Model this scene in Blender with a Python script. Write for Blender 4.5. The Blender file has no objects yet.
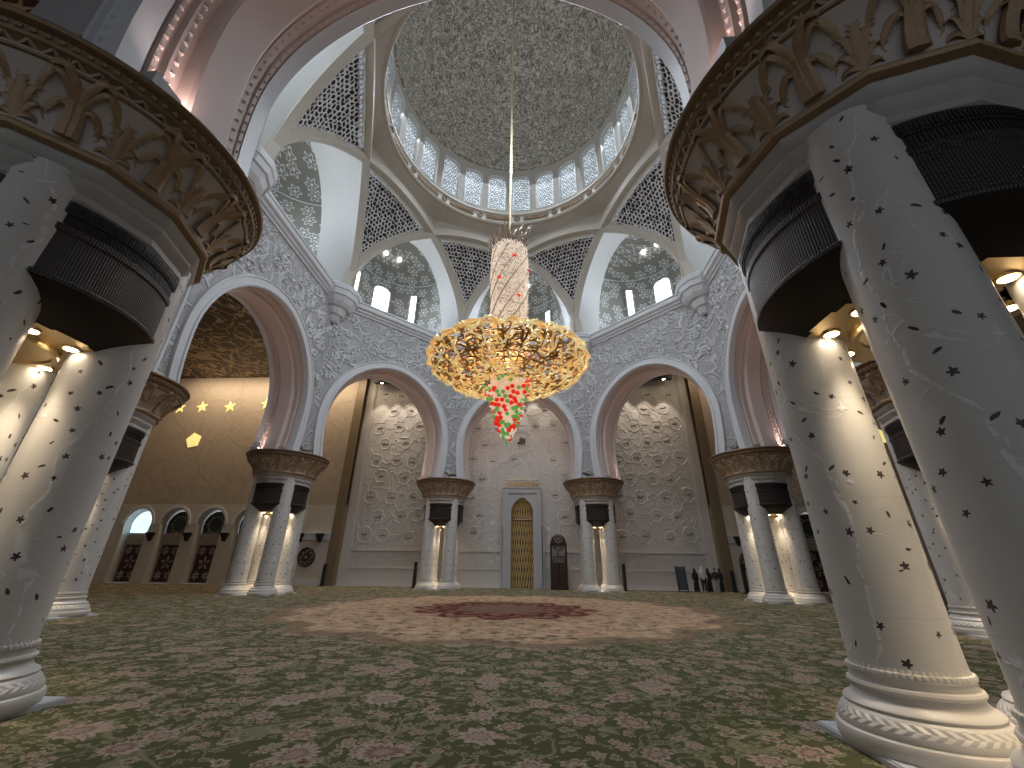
import bpy, math, random
from mathutils import Vector, Matrix
PI = math.pi; TAU = 2*PI
sin, cos, sqrt, tan, hyp = math.sin, math.cos, math.sqrt, math.tan, math.hypot
rnd = random.Random(7)
sc = bpy.context.scene
COL = sc.collection
def rad(d): return d*PI/180
def lerp(a, b, t): return a+(b-a)*t

# ------------------------------------------------------------------ mesh builder
class MB:
    def __init__(s): s.v = []; s.f = []; s.uv = {}; s.fm = {}
    def add(s, vs, fs, uvs=None):
        o = len(s.v); s.v += [tuple(v) for v in vs]
        for i, f in enumerate(fs):
            if uvs: s.uv[len(s.f)] = [uvs[k] for k in f]
            s.f.append(tuple(o+k for k in f))
    def box(s, x0, x1, y0, y1, z0, z1, fn=None):
        vs = [(x, y, z) for x in (x0, x1) for y in (y0, y1) for z in (z0, z1)]
        if fn: vs = [fn(*v) for v in vs]
        s.add(vs, [(0,1,3,2),(4,6,7,5),(0,4,5,1),(2,3,7,6),(0,2,6,4),(1,5,7,3)])
    def lathe(s, prof, n=48, c=(0,0,0), a0=0, a1=TAU, rf=None, cap=True, uvr=None):
        full = abs(a1-a0-TAU) < 1e-6; m = n+1
        vs = []; uvs = []
        for (r, z) in prof:
            for j in range(m):
                a = a0+(a1-a0)*j/n
                rr = rf(r, a, z) if rf else r
                vs.append((c[0]+rr*cos(a), c[1]+rr*sin(a), c[2]+z)); uvs.append(((a-a0)*(uvr or r), z))
        fs = [(i*m+j, i*m+j+1, (i+1)*m+j+1, (i+1)*m+j) for i in range(len(prof)-1) for j in range(n)]
        s.add(vs, fs, uvs)
        if cap and full:
            for i in (0, len(prof)-1):
                r, z = prof[i]
                if r > 1e-4: s.add([vs[i*m+j] for j in range(n)], [tuple(range(n)) if i else tuple(range(n))[::-1]])
    def tube(s, pts, r, n=6, flat=1.0, up=None, closed=False):
        pts = [Vector(p) for p in pts]; k = len(pts)
        if k < 2: return
        rr = r if isinstance(r, (list, tuple)) else [r]*k
        vs = []; prev = None
        for i, p in enumerate(pts):
            t = (pts[min(i+1, k-1)]-pts[max(i-1, 0)])
            if closed: t = pts[(i+1) % k]-pts[i-1]
            if t.length < 1e-9: t = Vector((0,0,1))
            t.normalize()
            if up is not None: a = Vector(up(p)) if callable(up) else Vector(up)
            elif prev is None: a = Vector((0,0,1)) if abs(t.z) < .9 else Vector((1,0,0))
            else: a = prev
            a = a-t*a.dot(t)
            if a.length < 1e-6: a = t.orthogonal()
            a.normalize(); prev = a; b = t.cross(a)
            for j in range(n):
                w = TAU*j/n
                vs.append(p+b*(cos(w)*rr[i])+a*(sin(w)*rr[i]*flat))
        fs = []
        for i in range(k if closed else k-1):
            i2 = (i+1) % k
            for j in range(n): fs.append((i*n+j, i*n+(j+1) % n, i2*n+(j+1) % n, i2*n+j))
        if not closed: fs += [tuple(range(n))[::-1], tuple((k-1)*n+j for j in range(n))]
        s.add(vs, fs)
    def ball(s, c, r, n=8, m=5, sc3=(1,1,1)):
        vs = [(c[0], c[1], c[2]-r*sc3[2])]
        for i in range(1, m):
            a = -PI/2+PI*i/m
            for j in range(n): vs.append((c[0]+r*sc3[0]*cos(a)*cos(TAU*j/n), c[1]+r*sc3[1]*cos(a)*sin(TAU*j/n), c[2]+r*sc3[2]*sin(a)))
        vs.append((c[0], c[1], c[2]+r*sc3[2])); fs = []
        for j in range(n):
            fs.append((0, 1+(j+1) % n, 1+j)); e = 1+(m-2)*n; fs.append((len(vs)-1, e+j, e+(j+1) % n))
        for i in range(m-2):
            for j in range(n): fs.append((1+i*n+j, 1+i*n+(j+1) % n, 1+(i+1)*n+(j+1) % n, 1+(i+1)*n+j))
        s.add(vs, fs)
    def grid(s, fn, nu, nv, uvf=None):
        vs = [fn(i/nu, j/nv) for j in range(nv+1) for i in range(nu+1)]
        uv = [uvf(i/nu, j/nv) for j in range(nv+1) for i in range(nu+1)] if uvf else None
        s.add(vs, [(j*(nu+1)+i, j*(nu+1)+i+1, (j+1)*(nu+1)+i+1, (j+1)*(nu+1)+i) for j in range(nv) for i in range(nu)], uv)
    def sweep(s, path, prof, place, closed_prof=True):
        # path: list of ((u,z),(nu,nz)); prof: list of (e,t); place(u,t,z)
        k = len(prof)
        vs = [place(p[0]+n[0]*e, t, p[1]+n[1]*e) for p, n in path for e, t in prof]
        fs = []
        for i in range(len(path)-1):
            for j in range(k if closed_prof else k-1):
                j2 = (j+1) % k; fs.append((i*k+j, (i+1)*k+j, (i+1)*k+j2, i*k+j2))
        if closed_prof: fs += [tuple(range(k)), tuple((len(path)-1)*k+j for j in range(k))[::-1]]
        s.add(vs, fs)
    def mesh(s, name, mat, smooth=False, ang=40):
        me = bpy.data.meshes.new(name); me.from_pydata(s.v, [], s.f)
        if s.uv:
            uvl = me.uv_layers.new(name='UVMap'); li = 0
            for i, f in enumerate(s.f):
                for k in range(len(f)):
                    if i in s.uv: uvl.data[li].uv = s.uv[i][k]
                    li += 1
        if mat: me.materials.append(mat)
        me.validate(); me.update()
        import bmesh
        bm = bmesh.new(); bm.from_mesh(me); bmesh.ops.recalc_face_normals(bm, faces=bm.faces); bm.to_mesh(me); bm.free()
        if smooth:
            me.polygons.foreach_set('use_smooth', [True]*len(me.polygons))
            try: me.set_sharp_from_angle(angle=rad(ang))
            except Exception: pass
        return me
    def build(s, name, mat, parent=None, smooth=False, ang=40):
        o = bpy.data.objects.new(name, s.mesh(name, mat, smooth, ang)); COL.objects.link(o)
        if parent: o.parent = parent
        return o
def place(name, me, parent=None, loc=(0,0,0), rz=0, scl=None):
    o = bpy.data.objects.new(name, me); COL.objects.link(o); o.location = loc; o.rotation_euler = (0,0,rz)
    if scl: o.scale = scl
    if parent: o.parent = parent
    return o
def empty(name, loc=(0,0,0), rz=0, parent=None):
    o = bpy.data.objects.new(name, None); COL.objects.link(o); o.location = loc; o.rotation_euler = (0,0,rz); o.empty_display_size = .3
    if parent: o.parent = parent
    return o
def tag(o, label, cat, group=None):
    o['label'] = label; o['category'] = cat
    if group: o['group'] = group
    return o
def struct(o): o['kind'] = 'structure'; return o

# ------------------------------------------------------------------ materials
class NG:
    def __init__(s, name):
        s.m = bpy.data.materials.new(name); s.m.use_nodes = True; s.t = s.m.node_tree
        s.b = s.t.nodes['Principled BSDF']; s.out = s.t.nodes['Material Output']
    def lk(s, a, inp):
        if isinstance(a, bpy.types.NodeSocket): s.t.links.new(a, inp)
        elif a is not None:
            if isinstance(a, (tuple, list)) and len(a) == 3 and inp.type == 'RGBA': a = (*a, 1)
            inp.default_value = a
    def M(s, op, a, b=None, c=None):
        n = s.t.nodes.new('ShaderNodeMath'); n.operation = op
        for i, x in enumerate((a, b, c)):
            if x is not None: s.lk(x, n.inputs[i])
        return n.outputs[0]
    def V(s, op, a, b=None, sc_=None):
        n = s.t.nodes.new('ShaderNodeVectorMath'); n.operation = op; s.lk(a, n.inputs[0])
        if b is not None: s.lk(b, n.inputs[1])
        if sc_ is not None: s.lk(sc_, n.inputs['Scale'])
        return n.outputs['Value'] if op in ('LENGTH','DOT_PRODUCT','DISTANCE') else n.outputs[0]
    def mix(s, f, a, b):
        n = s.t.nodes.new('ShaderNodeMix'); n.data_type = 'RGBA'
        s.lk(f, n.inputs[0]); s.lk(a, n.inputs[6]); s.lk(b, n.inputs[7]); return n.outputs[2]
    def step(s, x, e0, e1):
        n = s.t.nodes.new('ShaderNodeMapRange'); n.interpolation_type = 'SMOOTHSTEP'
        s.lk(x, n.inputs[0]); n.inputs[1].default_value = e0; n.inputs[2].default_value = e1
        return n.outputs[0]
    def coord(s, k='Object'): return s.t.nodes.new('ShaderNodeTexCoord').outputs[k]
    def sep(s, v): n = s.t.nodes.new('ShaderNodeSeparateXYZ'); s.lk(v, n.inputs[0]); return n.outputs
    def comb(s, x, y, z=0.0):
        n = s.t.nodes.new('ShaderNodeCombineXYZ'); s.lk(x, n.inputs[0]); s.lk(y, n.inputs[1]); s.lk(z, n.inputs[2]); return n.outputs[0]
    def noise(s, v, scale=1, detail=2, rough=.5, dist=0, out='Fac'):
        n = s.t.nodes.new('ShaderNodeTexNoise'); s.lk(v, n.inputs['Vector']); n.inputs['Scale'].default_value = scale
        n.inputs['Detail'].default_value = detail; n.inputs['Roughness'].default_value = rough; n.inputs['Distortion'].default_value = dist
        return n.outputs[out]
    def vor(s, v, scale=1, feat='F1', dim='3D', rnd_=1.0):
        n = s.t.nodes.new('ShaderNodeTexVoronoi'); n.feature = feat; n.voronoi_dimensions = dim
        s.lk(v, n.inputs['Vector']); n.inputs['Scale'].default_value = scale; n.inputs['Randomness'].default_value = rnd_
        return n.outputs
    def bump(s, h, strength=.5, dist=.05, normal=None):
        n = s.t.nodes.new('ShaderNodeBump'); n.inputs['Strength'].default_value = strength; n.inputs['Distance'].default_value = dist
        s.lk(h, n.inputs['Height'])
        if normal is not None: s.lk(normal, n.inputs['Normal'])
        return n.outputs[0]
    def done(s, col=None, rough=None, metal=None, normal=None, emit=None, es=None, spec=None, trans=None):
        b = s.b.inputs
        s.lk(col, b['Base Color']); s.lk(rough, b['Roughness']); s.lk(metal, b['Metallic'])
        s.lk(normal, b['Normal']) if normal is not None else None
        s.lk(emit, b['Emission Color']); s.lk(es, b['Emission Strength']); s.lk(spec, b['Specular IOR Level'])
        s.lk(trans, b['Transmission Weight'])
        return s.m
def plain(name, col, rough=.5, metal=0., nz=.12, scale=3, bump=0., es=None, emit=None, spec=None):
    g = NG(name); v = g.coord()
    n = g.noise(v, scale, 4)
    c = g.mix(n, tuple(x*(1-nz) for x in col), tuple(min(1, x*(1+nz)) for x in col))
    return g.done(c, rough, metal, g.bump(n, bump, .02) if bump else None, emit, es, spec)

def m_relief(name, base, line, scale=.5, bump=.6, rough=.5):
    # carved vine relief: warped cell outlines plus curling contour lines
    g = NG(name); v = g.coord()
    w = g.noise(v, .55, 2, out='Color'); wv = g.V('ADD', v, g.V('SCALE', g.V('SUBTRACT', w, (.5,.5,.5)), sc_=1.7))
    e = g.vor(wv, scale, 'DISTANCE_TO_EDGE')['Distance']
    l1 = g.M('SUBTRACT', 1., g.step(e, .015, .06))
    d = g.vor(wv, scale*2.3)['Distance']; ring = g.M('ABSOLUTE', g.M('SUBTRACT', d, .36)); l2 = g.M('SUBTRACT', 1., g.step(ring, .02, .08))
    n = g.noise(wv, scale*2.6, 1.5, .5, .8); l3 = g.M('SUBTRACT', 1., g.step(g.M('ABSOLUTE', g.M('SUBTRACT', n, .5)), .006, .028))
    h = g.M('MAXIMUM', g.M('MAXIMUM', l1, g.M('MULTIPLY', l2, .8)), g.M('MULTIPLY', l3, .7))
    st = g.noise(v, 1.6, 4)
    c = g.mix(st, tuple(x*.9 for x in base), base); c = g.mix(g.M('MULTIPLY', h, .75), c, line)
    return g.done(c, rough, 0., g.bump(h, bump, .09))

W_RELIEF = m_relief('carved_marble', (.395,.39,.395), (.55,.555,.575), .62, .95)
W_PLAIN = plain('white_marble', (.57,.585,.615), .38, nz=.05, scale=.8)
W_SOFFIT = plain('rose_marble', (.55,.445,.41), .6, nz=.06, scale=.7)
W_TAN = m_relief('tan_marble', (.43,.355,.285), (.36,.29,.225), .3, .10)
W_DARK = plain('grey_marble', (.33,.33,.34), .4, nz=.1, scale=.6)
W_BEIGE = plain('beige_plaster', (.46,.42,.355), .55, nz=.05)
W_GOLDREVEAL = plain('ochre_marble', (.19,.14,.085), .4, nz=.15)
W_LOW = plain('tan_dado_marble', (.52,.47,.42), .45, nz=.1, scale=1)
SHADE = plain('shade_dark', (.035,.032,.03), .8)
LACE = plain('lace_plaster', (.66,.66,.67), .5, nz=.06)
BRONZE = plain('dark_bronze', (.035,.027,.024), .38, .55, .2)
BLACK = plain('black_slot', (.008,.007,.007), .5)
BLACKP = plain('black_paint', (.014,.014,.016), .45)
GILT = plain('gilding', (.36,.24,.14), .45, .2, .25, 14, .25)
GILTD = plain('dull_gilding', (.20,.125,.065), .45, .35, .3, 10, .3)
BRASS = plain('brass_soffit', (.55,.40,.20), .28, .75, .08)
WOOD = plain('dark_walnut', (.035,.016,.011), .35, nz=.3, scale=8)
WOODR = plain('red_brown_screen', (.045,.012,.010), .4, nz=.2)

def m_column():
    g = NG('inlaid_marble'); uv = g.coord('UV'); u, v_, _ = g.sep(uv)
    ob = g.coord('Object')
    vein = g.noise(ob, 1.1, 4, .6, .6)
    col = g.mix(vein, (.55,.535,.515), (.66,.65,.635))
    # tile joints
    jz = g.M('ABSOLUTE', g.M('SUBTRACT', g.M('FRACT', g.M('DIVIDE', v_, 1.27)), .5)); jl = g.M('GREATER_THAN', jz, .4975)
    col = g.mix(g.M('MULTIPLY', jl, .35), col, (.3,.28,.26))
    # mother-of-pearl vines winding up the shaft
    nz = g.M('MULTIPLY', g.M('SUBTRACT', g.noise(uv, .9, 2), .5), .75)
    ph = g.M('ADD', g.M('MULTIPLY', v_, 1.25), g.M('MULTIPLY', g.M('FLOOR', g.M('DIVIDE', u, 1.131)), 2.1))
    x = g.M('ADD', g.M('DIVIDE', u, 1.131), g.M('ADD', g.M('MULTIPLY', g.M('SINE', ph), .2), nz))
    dv = g.M('ABSOLUTE', g.M('SUBTRACT', g.M('FRACT', x), .5))
    vine = g.M('SUBTRACT', 1., g.step(dv, .010, .026))
    n2 = g.noise(uv, 1.35, 1.5, .5, 1.2); msk = g.step(g.noise(uv, .8, 1), .5, .58)
    ten = g.M('MULTIPLY', g.M('SUBTRACT', 1., g.step(g.M('ABSOLUTE', g.M('SUBTRACT', n2, .5)), .003, .011)), msk)
    brk = g.step(g.noise(uv, 11, 1), .4, .5)
    vt = g.M('MULTIPLY', g.M('MAXIMUM', vine, ten), brk)
    col = g.mix(g.M('MULTIPLY', vt, .8), col, (.80,.79,.80))
    # dark star flowers and leaves
    p = g.V('SCALE', g.V('ADD', uv, g.V('SCALE', g.V('SUBTRACT', g.noise(uv, 9, 2, out='Color'), (.5,.5,.5)), sc_=.05)), sc_=3.1); vo = g.vor(p, 1., 'F1', '2D', .95)
    lo = g.V('SUBTRACT', p, vo['Position']); lx, ly, _z = g.sep(lo); cr, cg, cb = g.sep(vo['Color'])
    a = g.M('ADD', g.M('ARCTAN2', ly, lx), g.M('MULTIPLY', cr, 6.28))
    star = g.M('MULTIPLY', g.M('ADD', .76, g.M('MULTIPLY', g.M('COSINE', g.M('MULTIPLY', a, 5.)), .26)), g.M('ADD', .105, g.M('MULTIPLY', cb, .085)))
    ca_ = g.M('MULTIPLY', g.M('COSINE', a), .07); sa_ = g.M('MULTIPLY', g.M('SINE', a), .19)
    leaf = g.M('DIVIDE', .0133, g.M('SQRT', g.M('ADD', g.M('MULTIPLY', ca_, ca_), g.M('MULTIPLY', sa_, sa_))))
    leaf = g.M('MULTIPLY', leaf, g.M('ADD', .55, g.M('MULTIPLY', cb, .5)))
    isst = g.M('GREATER_THAN', cg, .42)
    lim = g.M('ADD', g.M('MULTIPLY', isst, star), g.M('MULTIPLY', g.M('SUBTRACT', 1., isst), leaf))
    fl = g.M('LESS_THAN', vo['Distance'], lim); keep = g.M('LESS_THAN', cb, .74); fl = g.M('MULTIPLY', fl, keep)
    col = g.mix(fl, col, (.045,.028,.03))
    ro = g.M('SUBTRACT', .33, g.M('MULTIPLY', vt, .2))
    return g.done(col, ro, 0., g.bump(vt, .25, .02), spec=.5)
COLM = m_column()

def m_base():
    g = NG('carved_base_marble'); uv = g.coord('UV'); u, z, _ = g.sep(uv)
    chev = g.M('ABSOLUTE', g.M('SUBTRACT', g.M('FRACT', g.M('ADD', g.M('MULTIPLY', u, 9.), g.M('MULTIPLY', g.M('ABSOLUTE', g.M('SUBTRACT', g.M('FRACT', g.M('MULTIPLY', z, 11.)), .5)), 1.2))), .5))
    band = g.M('MULTIPLY', g.M('GREATER_THAN', z, .27), g.M('LESS_THAN', z, .37))
    bead = g.M('MULTIPLY', g.M('ABSOLUTE', g.M('SINE', g.M('MULTIPLY', u, 42.))), g.M('GREATER_THAN', z, .715))
    h = g.M('ADD', g.M('MULTIPLY', chev, band), g.M('MULTIPLY', bead, .6))
    n = g.noise(g.coord(), 2, 4); c = g.mix(n, (.54,.515,.48), (.64,.615,.585))
    return g.done(c, .38, 0., g.bump(h, .7, .03))
BASEM = m_base()

def m_dome():
    g = NG('dome_scrollwork'); v = g.coord()
    w = g.noise(v, 1.3, 2, out='Color'); wv = g.V('ADD', v, g.V('SCALE', g.V('SUBTRACT', w, (.5,.5,.5)), sc_=.9))
    n = g.noise(wv, 1.9, 1.5, .5, 1.4); l = g.M('SUBTRACT', 1., g.step(g.M('ABSOLUTE', g.M('SUBTRACT', n, .5)), .02, .06))
    n3 = g.noise(wv, 3.3, 1, .5, .8); l2 = g.M('SUBTRACT', 1., g.step(g.M('ABSOLUTE', g.M('SUBTRACT', n3, .5)), .012, .05))
    h = g.M('MAXIMUM', l, g.M('MULTIPLY', l2, .8))
    c = g.mix(h, (.16,.15,.125), (.58,.56,.50))
    return g.done(c, .55, 0., g.bump(h, .5, .06))
DOME = m_dome()

def m_aisle_ceiling():
    g = NG('vine_painted_ceiling'); v = g.coord(); w = g.noise(v, .35, 2, out='Color'); wv = g.V('ADD', v, g.V('SCALE', g.V('SUBTRACT', w, (.5,.5,.5)), sc_=2.5))
    n = g.noise(wv, .42, 1.2, .5, 1.6); l = g.M('SUBTRACT', 1., g.step(g.M('ABSOLUTE', g.M('SUBTRACT', n, .5)), .018, .045))
    d = g.vor(wv, .55)['Distance']; l2 = g.M('SUBTRACT', 1., g.step(g.M('ABSOLUTE', g.M('SUBTRACT', d, .42)), .015, .045))
    h = g.M('MAXIMUM', l, g.M('MULTIPLY', l2, .75))
    return g.done(g.mix(h, (.05,.03,.018), (.46,.34,.21)), .5, 0., g.bump(h, .4, .05))
CEILM = m_aisle_ceiling()

def m_star_wall():
    g = NG('starflower_plaster'); uv = g.coord('UV'); p = g.V('SCALE', uv, sc_=.72); vo = g.vor(p, 1., 'F1', '2D', .5)
    lo = g.V('SUBTRACT', p, vo['Position']); x, y, _ = g.sep(lo); a = g.M('ARCTAN2', y, x)
    lim = g.M('ADD', .29, g.M('MULTIPLY', g.M('COSINE', g.M('MULTIPLY', a, 6.)), .09))
    d = g.M('ABSOLUTE', g.M('SUBTRACT', vo['Distance'], lim)); l = g.M('SUBTRACT', 1., g.step(d, .025, .07))
    l2 = g.M('LESS_THAN', vo['Distance'], .1); h = g.M('MAXIMUM', l, l2)
    return g.done(g.mix(h, (.25,.245,.21), (.72,.74,.74)), .5, 0., g.bump(h, .4, .04))
STARW = m_star_wall()

def m_carpet():
    g = NG('floral_carpet'); o = g.coord(); x, y, _ = g.sep(o)
    v2 = g.comb(x, y, 0.)
    w = g.noise(v2, 1.2, 2, out='Color'); wv = g.V('ADD', v2, g.V('SCALE', g.V('SUBTRACT', w, (.5,.5,.5)), sc_=.5))
    green = g.mix(g.noise(v2, .7, 3), (.085,.098,.04), (.15,.145,.07))
    # winding stems
    n = g.noise(wv, 1.15, 1.5, .5, 1.); stem = g.M('SUBTRACT', 1., g.step(g.M('ABSOLUTE', g.M('SUBTRACT', n, .5)), .008, .024))
    c = g.mix(g.M('MULTIPLY', stem, .75), green, (.33,.30,.18))
    def flowers(c, cell, r0, petals, ca, cb_, cc, rn=.8, seed=0., wob=.2, keep=.0):
        p = g.V('ADD', g.V('SCALE', wv, sc_=1/cell), (seed, seed*.7, 0)); vo = g.vor(p, 1., 'F1', '2D', rn)
        lo = g.V('SUBTRACT', p, vo['Position']); lx, ly, _z = g.sep(lo); cr, cg, cb = g.sep(vo['Color'])
        a = g.M('ADD', g.M('ARCTAN2', ly, lx), g.M('MULTIPLY', cr, 6.28))
        lob = g.M('ADD', 1-wob, g.M('MULTIPLY', g.M('ABSOLUTE', g.M('COSINE', g.M('MULTIPLY', a, petals/2))), wob))
        sz = g.M('MULTIPLY', g.M('ADD', .6, g.M('MULTIPLY', cg, .5)), r0)
        d = g.M('DIVIDE', vo['Distance'], g.M('MULTIPLY', lob, sz))
        kp = g.M('GREATER_THAN', cb, keep)
        m1 = g.M('MULTIPLY', g.M('SUBTRACT', 1., g.step(d, .92, 1.02)), kp)
        m2 = g.M('MULTIPLY', g.M('SUBTRACT', 1., g.step(d, .66, .78)), kp); m3 = g.M('MULTIPLY', g.M('SUBTRACT', 1., g.step(d, .3, .42)), kp)
        rn1 = g.M('MULTIPLY', g.M('SUBTRACT', 1., g.step(g.M('ABSOLUTE', g.M('SUBTRACT', d, .52)), .03, .09)), kp)
        c = g.mix(m1, c, ca); c = g.mix(m2, c, g.mix(cr, cb_, ca)); c = g.mix(rn1, c, (.22,.17,.115)); c = g.mix(m3, c, cc); return c
    c = flowers(c, .13, .40, 3, (.36,.33,.20), (.20,.20,.10), (.13,.14,.06), 1., 6.6, .6, .35)
    c = flowers(c, .24, .36, 4, (.42,.36,.24), (.22,.21,.11), (.19,.17,.08), 1., 3.3, .6, .3)
    c = flowers(c, .36, .30, 6, (.52,.39,.30), (.27,.14,.11), (.42,.35,.23), 1., 9.1, .4, .35)
    c = flowers(c, .46, .27, 5, (.50,.42,.29), (.32,.25,.16), (.20,.07,.055), 1., 4.7, .45, .45)
    c = flowers(c, .80, .29, 9, (.52,.40,.32), (.33,.19,.15), (.46,.33,.26), .85, 1.7, .38, .3)
    c = flowers(c, 1.35, .24, 14, (.53,.41,.33), (.30,.15,.13), (.44,.30,.24), .9, 5.2, .3, .3)
    # central medallion
    r = g.V('LENGTH', v2); a = g.M('ARCTAN2', y, x)
    wob = g.M('MULTIPLY', g.M('COSINE', g.M('MULTIPLY', a, 16.)), .35); nn = g.M('MULTIPLY', g.M('SUBTRACT', g.noise(v2, 1.1, 3), .5), 1.1)
    rr = g.M('ADD', r, g.M('ADD', wob, nn))
    f1 = g.M('SUBTRACT', 1., g.step(rr, 8.9, 9.5))
    cream = g.mix(g.step(g.noise(wv, 2.1, 3), .42, .6), (.80,.56,.37), (.60,.38,.25))
    cream = flowers(cream, .8, .34, 6, (.56,.44,.32), (.36,.20,.15), (.24,.09,.07), .9, 2.2, .4, .3)
    vg = g.M('SUBTRACT', 1., g.step(g.M('ABSOLUTE', g.M('SUBTRACT', g.noise(wv, 1.2, 1.5, .5, 1.2), .5)), .01, .03)); cream = g.mix(g.M('MULTIPLY', vg, .6), cream, (.09,.095,.045))
    c = g.mix(g.M('MULTIPLY', f1, .92), c, cream)
    ring = g.M('MULTIPLY', g.M('SUBTRACT', 1., g.step(g.M('ABSOLUTE', g.M('SUBTRACT', rr, 8.9)), .2, .5)), .6); c = g.mix(ring, c, (.15,.11,.07))
    rp = g.M('ADD', r, g.M('ADD', g.M('MULTIPLY', g.M('ABSOLUTE', g.M('COSINE', g.M('MULTIPLY', a, 6.))), -.8), g.M('MULTIPLY', nn, .7)))
    f2 = g.M('SUBTRACT', 1., g.step(rp, 3.15, 3.3)); redc = g.mix(g.step(g.noise(wv, 2.6, 3), .47, .56), (.30,.085,.07), (.50,.31,.24))
    c = g.mix(g.M('MULTIPLY', f2, .9), c, redc)
    for rq in (3.1, 2.2): c = g.mix(g.M('SUBTRACT', 1., g.step(g.M('ABSOLUTE', g.M('SUBTRACT', rp, rq)), .1, .25)), c, (.19,.045,.04))
    f3 = g.M('SUBTRACT', 1., g.step(rp, 1.3, 1.5)); c = g.mix(g.M('MULTIPLY', f3, .85), c, (.46,.32,.24))
    pile = g.noise(v2, 60, 2)
    c = g.mix(.70, (0,0,0), c)
    return g.done(c, .92, 0., g.bump(pile, .35, .01), spec=.1)
CARPET = m_carpet()

def m_grille():
    g = NG('ribbed_bronze'); uv = g.coord('UV'); u, z, _ = g.sep(uv)
    rib = g.M('ABSOLUTE', g.M('SINE', g.M('MULTIPLY', u, 90.)))
    wz = g.M('ABSOLUTE', g.M('SINE', g.M('ADD', g.M('MULTIPLY', z, 60.), g.M('MULTIPLY', g.noise(uv, 6, 2), 9.))))
    h = g.M('ADD', rib, g.M('MULTIPLY', wz, .35))
    return g.done(g.mix(rib, (.022,.017,.016), (.06,.048,.044)), .33, .5, g.bump(h, .5, .015))
GRILLE = m_grille()

def glow(name, col, es, base=None, rough=.3):
    g = NG(name); n = g.noise(g.coord(), 2.5, 2)
    e = g.mix(n, tuple(x*.9 for x in col), col)
    return g.done(base or col, rough, 0., None, e, es)
DAY = glow('sky_lit_glass', (.78,.90,1.0), 1.0, (.3,.33,.35), .9)
DAYB = glow('bright_window_glass', (.97,.98,1.0), 7.)
AQUA = glow('pale_blue_glass', (.55,.78,.88), 1.3)
LAMP = glow('lit_bulb', (1.,.84,.6), 30.)
DKGLASS = plain('dark_green_glass', (.035,.05,.045), .15, nz=.5, scale=6)
YGLASS = glow('lit_yellow_glass', (1.,.82,.28), .75, (.7,.55,.2))

def m_mihrab():
    g = NG('gold_mosaic_ribs'); uv = g.coord('UV'); u, z, _ = g.sep(uv)
    w = g.M('MULTIPLY', g.M('SUBTRACT', g.noise(uv, 1.3, 2), .5), 1.2)
    r1 = g.M('ABSOLUTE', g.M('SINE', g.M('ADD', g.M('ADD', g.M('MULTIPLY', u, 13.), g.M('MULTIPLY', z, 2.2)), w)))
    r2 = g.M('ABSOLUTE', g.M('SINE', g.M('SUBTRACT', g.M('MULTIPLY', u, 13.), g.M('ADD', g.M('MULTIPLY', z, 2.2), w))))
    h = g.M('MAXIMUM', g.step(r1, .8, 1.), g.step(r2, .8, 1.))
    return g.done(g.mix(h, (.15,.10,.045), (.60,.44,.22)), .3, .5, g.bump(h, .8, .06), (1.,.68,.25), g.M('MULTIPLY', h, .04))  # faint glow put into the raised ribs, which hold no lamp
MIHR = m_mihrab()
CRYS = glow('lit_crystal', (1.,.82,.66), .42, (.75,.66,.58), .2)
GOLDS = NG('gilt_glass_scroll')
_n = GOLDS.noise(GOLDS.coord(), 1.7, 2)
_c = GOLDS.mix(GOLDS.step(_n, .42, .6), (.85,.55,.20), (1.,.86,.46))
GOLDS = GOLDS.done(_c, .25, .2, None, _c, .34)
GOLDD = plain('shaded_gilding', (.34,.20,.07), .3, .6, .3, 4)  # gilding darkened to paint shade between the bright scrolls
LEAFG = glow('amber_glass_leaf', (1.,.62,.18), .5, (.9,.55,.15), .2)
ORLF = glow('orange_red_glass', (1.,.22,.06), .4, (.8,.16,.05), .2)
REDG = glow('red_glass', (.85,.03,.015), .55, (.6,.02,.015), .15)
GREENG = glow('green_glass', (.22,.55,.16), .35, (.12,.42,.1), .15)
ORNG = glow('warm_core_glass', (1.,.68,.42), .5, (.5,.3,.18), .3)
CREAM = plain('capital_cream', (.52,.465,.44), .42, nz=.08)
NECKM = plain('capital_stone', (.42,.40,.385), .4, nz=.07)

# ------------------------------------------------------------------ hall geometry constants
A0 = 14.6                       # inradius of the octagon's inner wall face
TH = 2.65                       # wall thickness
RC = 17.0                       # circle through the cluster centres
ZB, ZT = 8.44, 21.3             # wall bottom (on the capitals) and top under the cornice
AC, AR = 11.6, 4.68             # arch centre height and half width
FAC = {'right':0, 'back_right':45, 'back':90, 'back_left':135, 'left':180, 'front_left':225, 'front':270, 'front_right':315}
def fplace(deg):
    a = rad(deg); n = (cos(a), sin(a)); tx = (-sin(a), cos(a))
    return lambda u, t, z: (n[0]*(A0+t)+tx[0]*u, n[1]*(A0+t)+tx[1]*u, z)
def arch_pts(n=56, w=AR, zc=AC, hh=5.05, zb=ZB, back=.32):
    P = []
    k = 10
    for i in range(k): z = lerp(zb, zc, i/k); q = (zc-z)/(zc-zb); P.append((-(w-back*q*q), z))
    for i in range(n+1):
        a = PI-PI*i/n; P.append((w*cos(a), zc+hh*(sin(a) if sin(a) > 0 else 0)*(1+.02*(sin(a)**6))))
    for i in range(k-1, -1, -1): z = lerp(zb, zc, i/k); q = (zc-z)/(zc-zb); P.append(((w-back*q*q), z))
    return P
def normals(P):
    N = []
    for i in range(len(P)):
        a = P[max(0,i-1)]; b = P[min(len(P)-1,i+1)]; d = (b[0]-a[0], b[1]-a[1]); l = hyp(*d) or 1
        N.append((-d[1]/l, d[0]/l))
    return N
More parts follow.
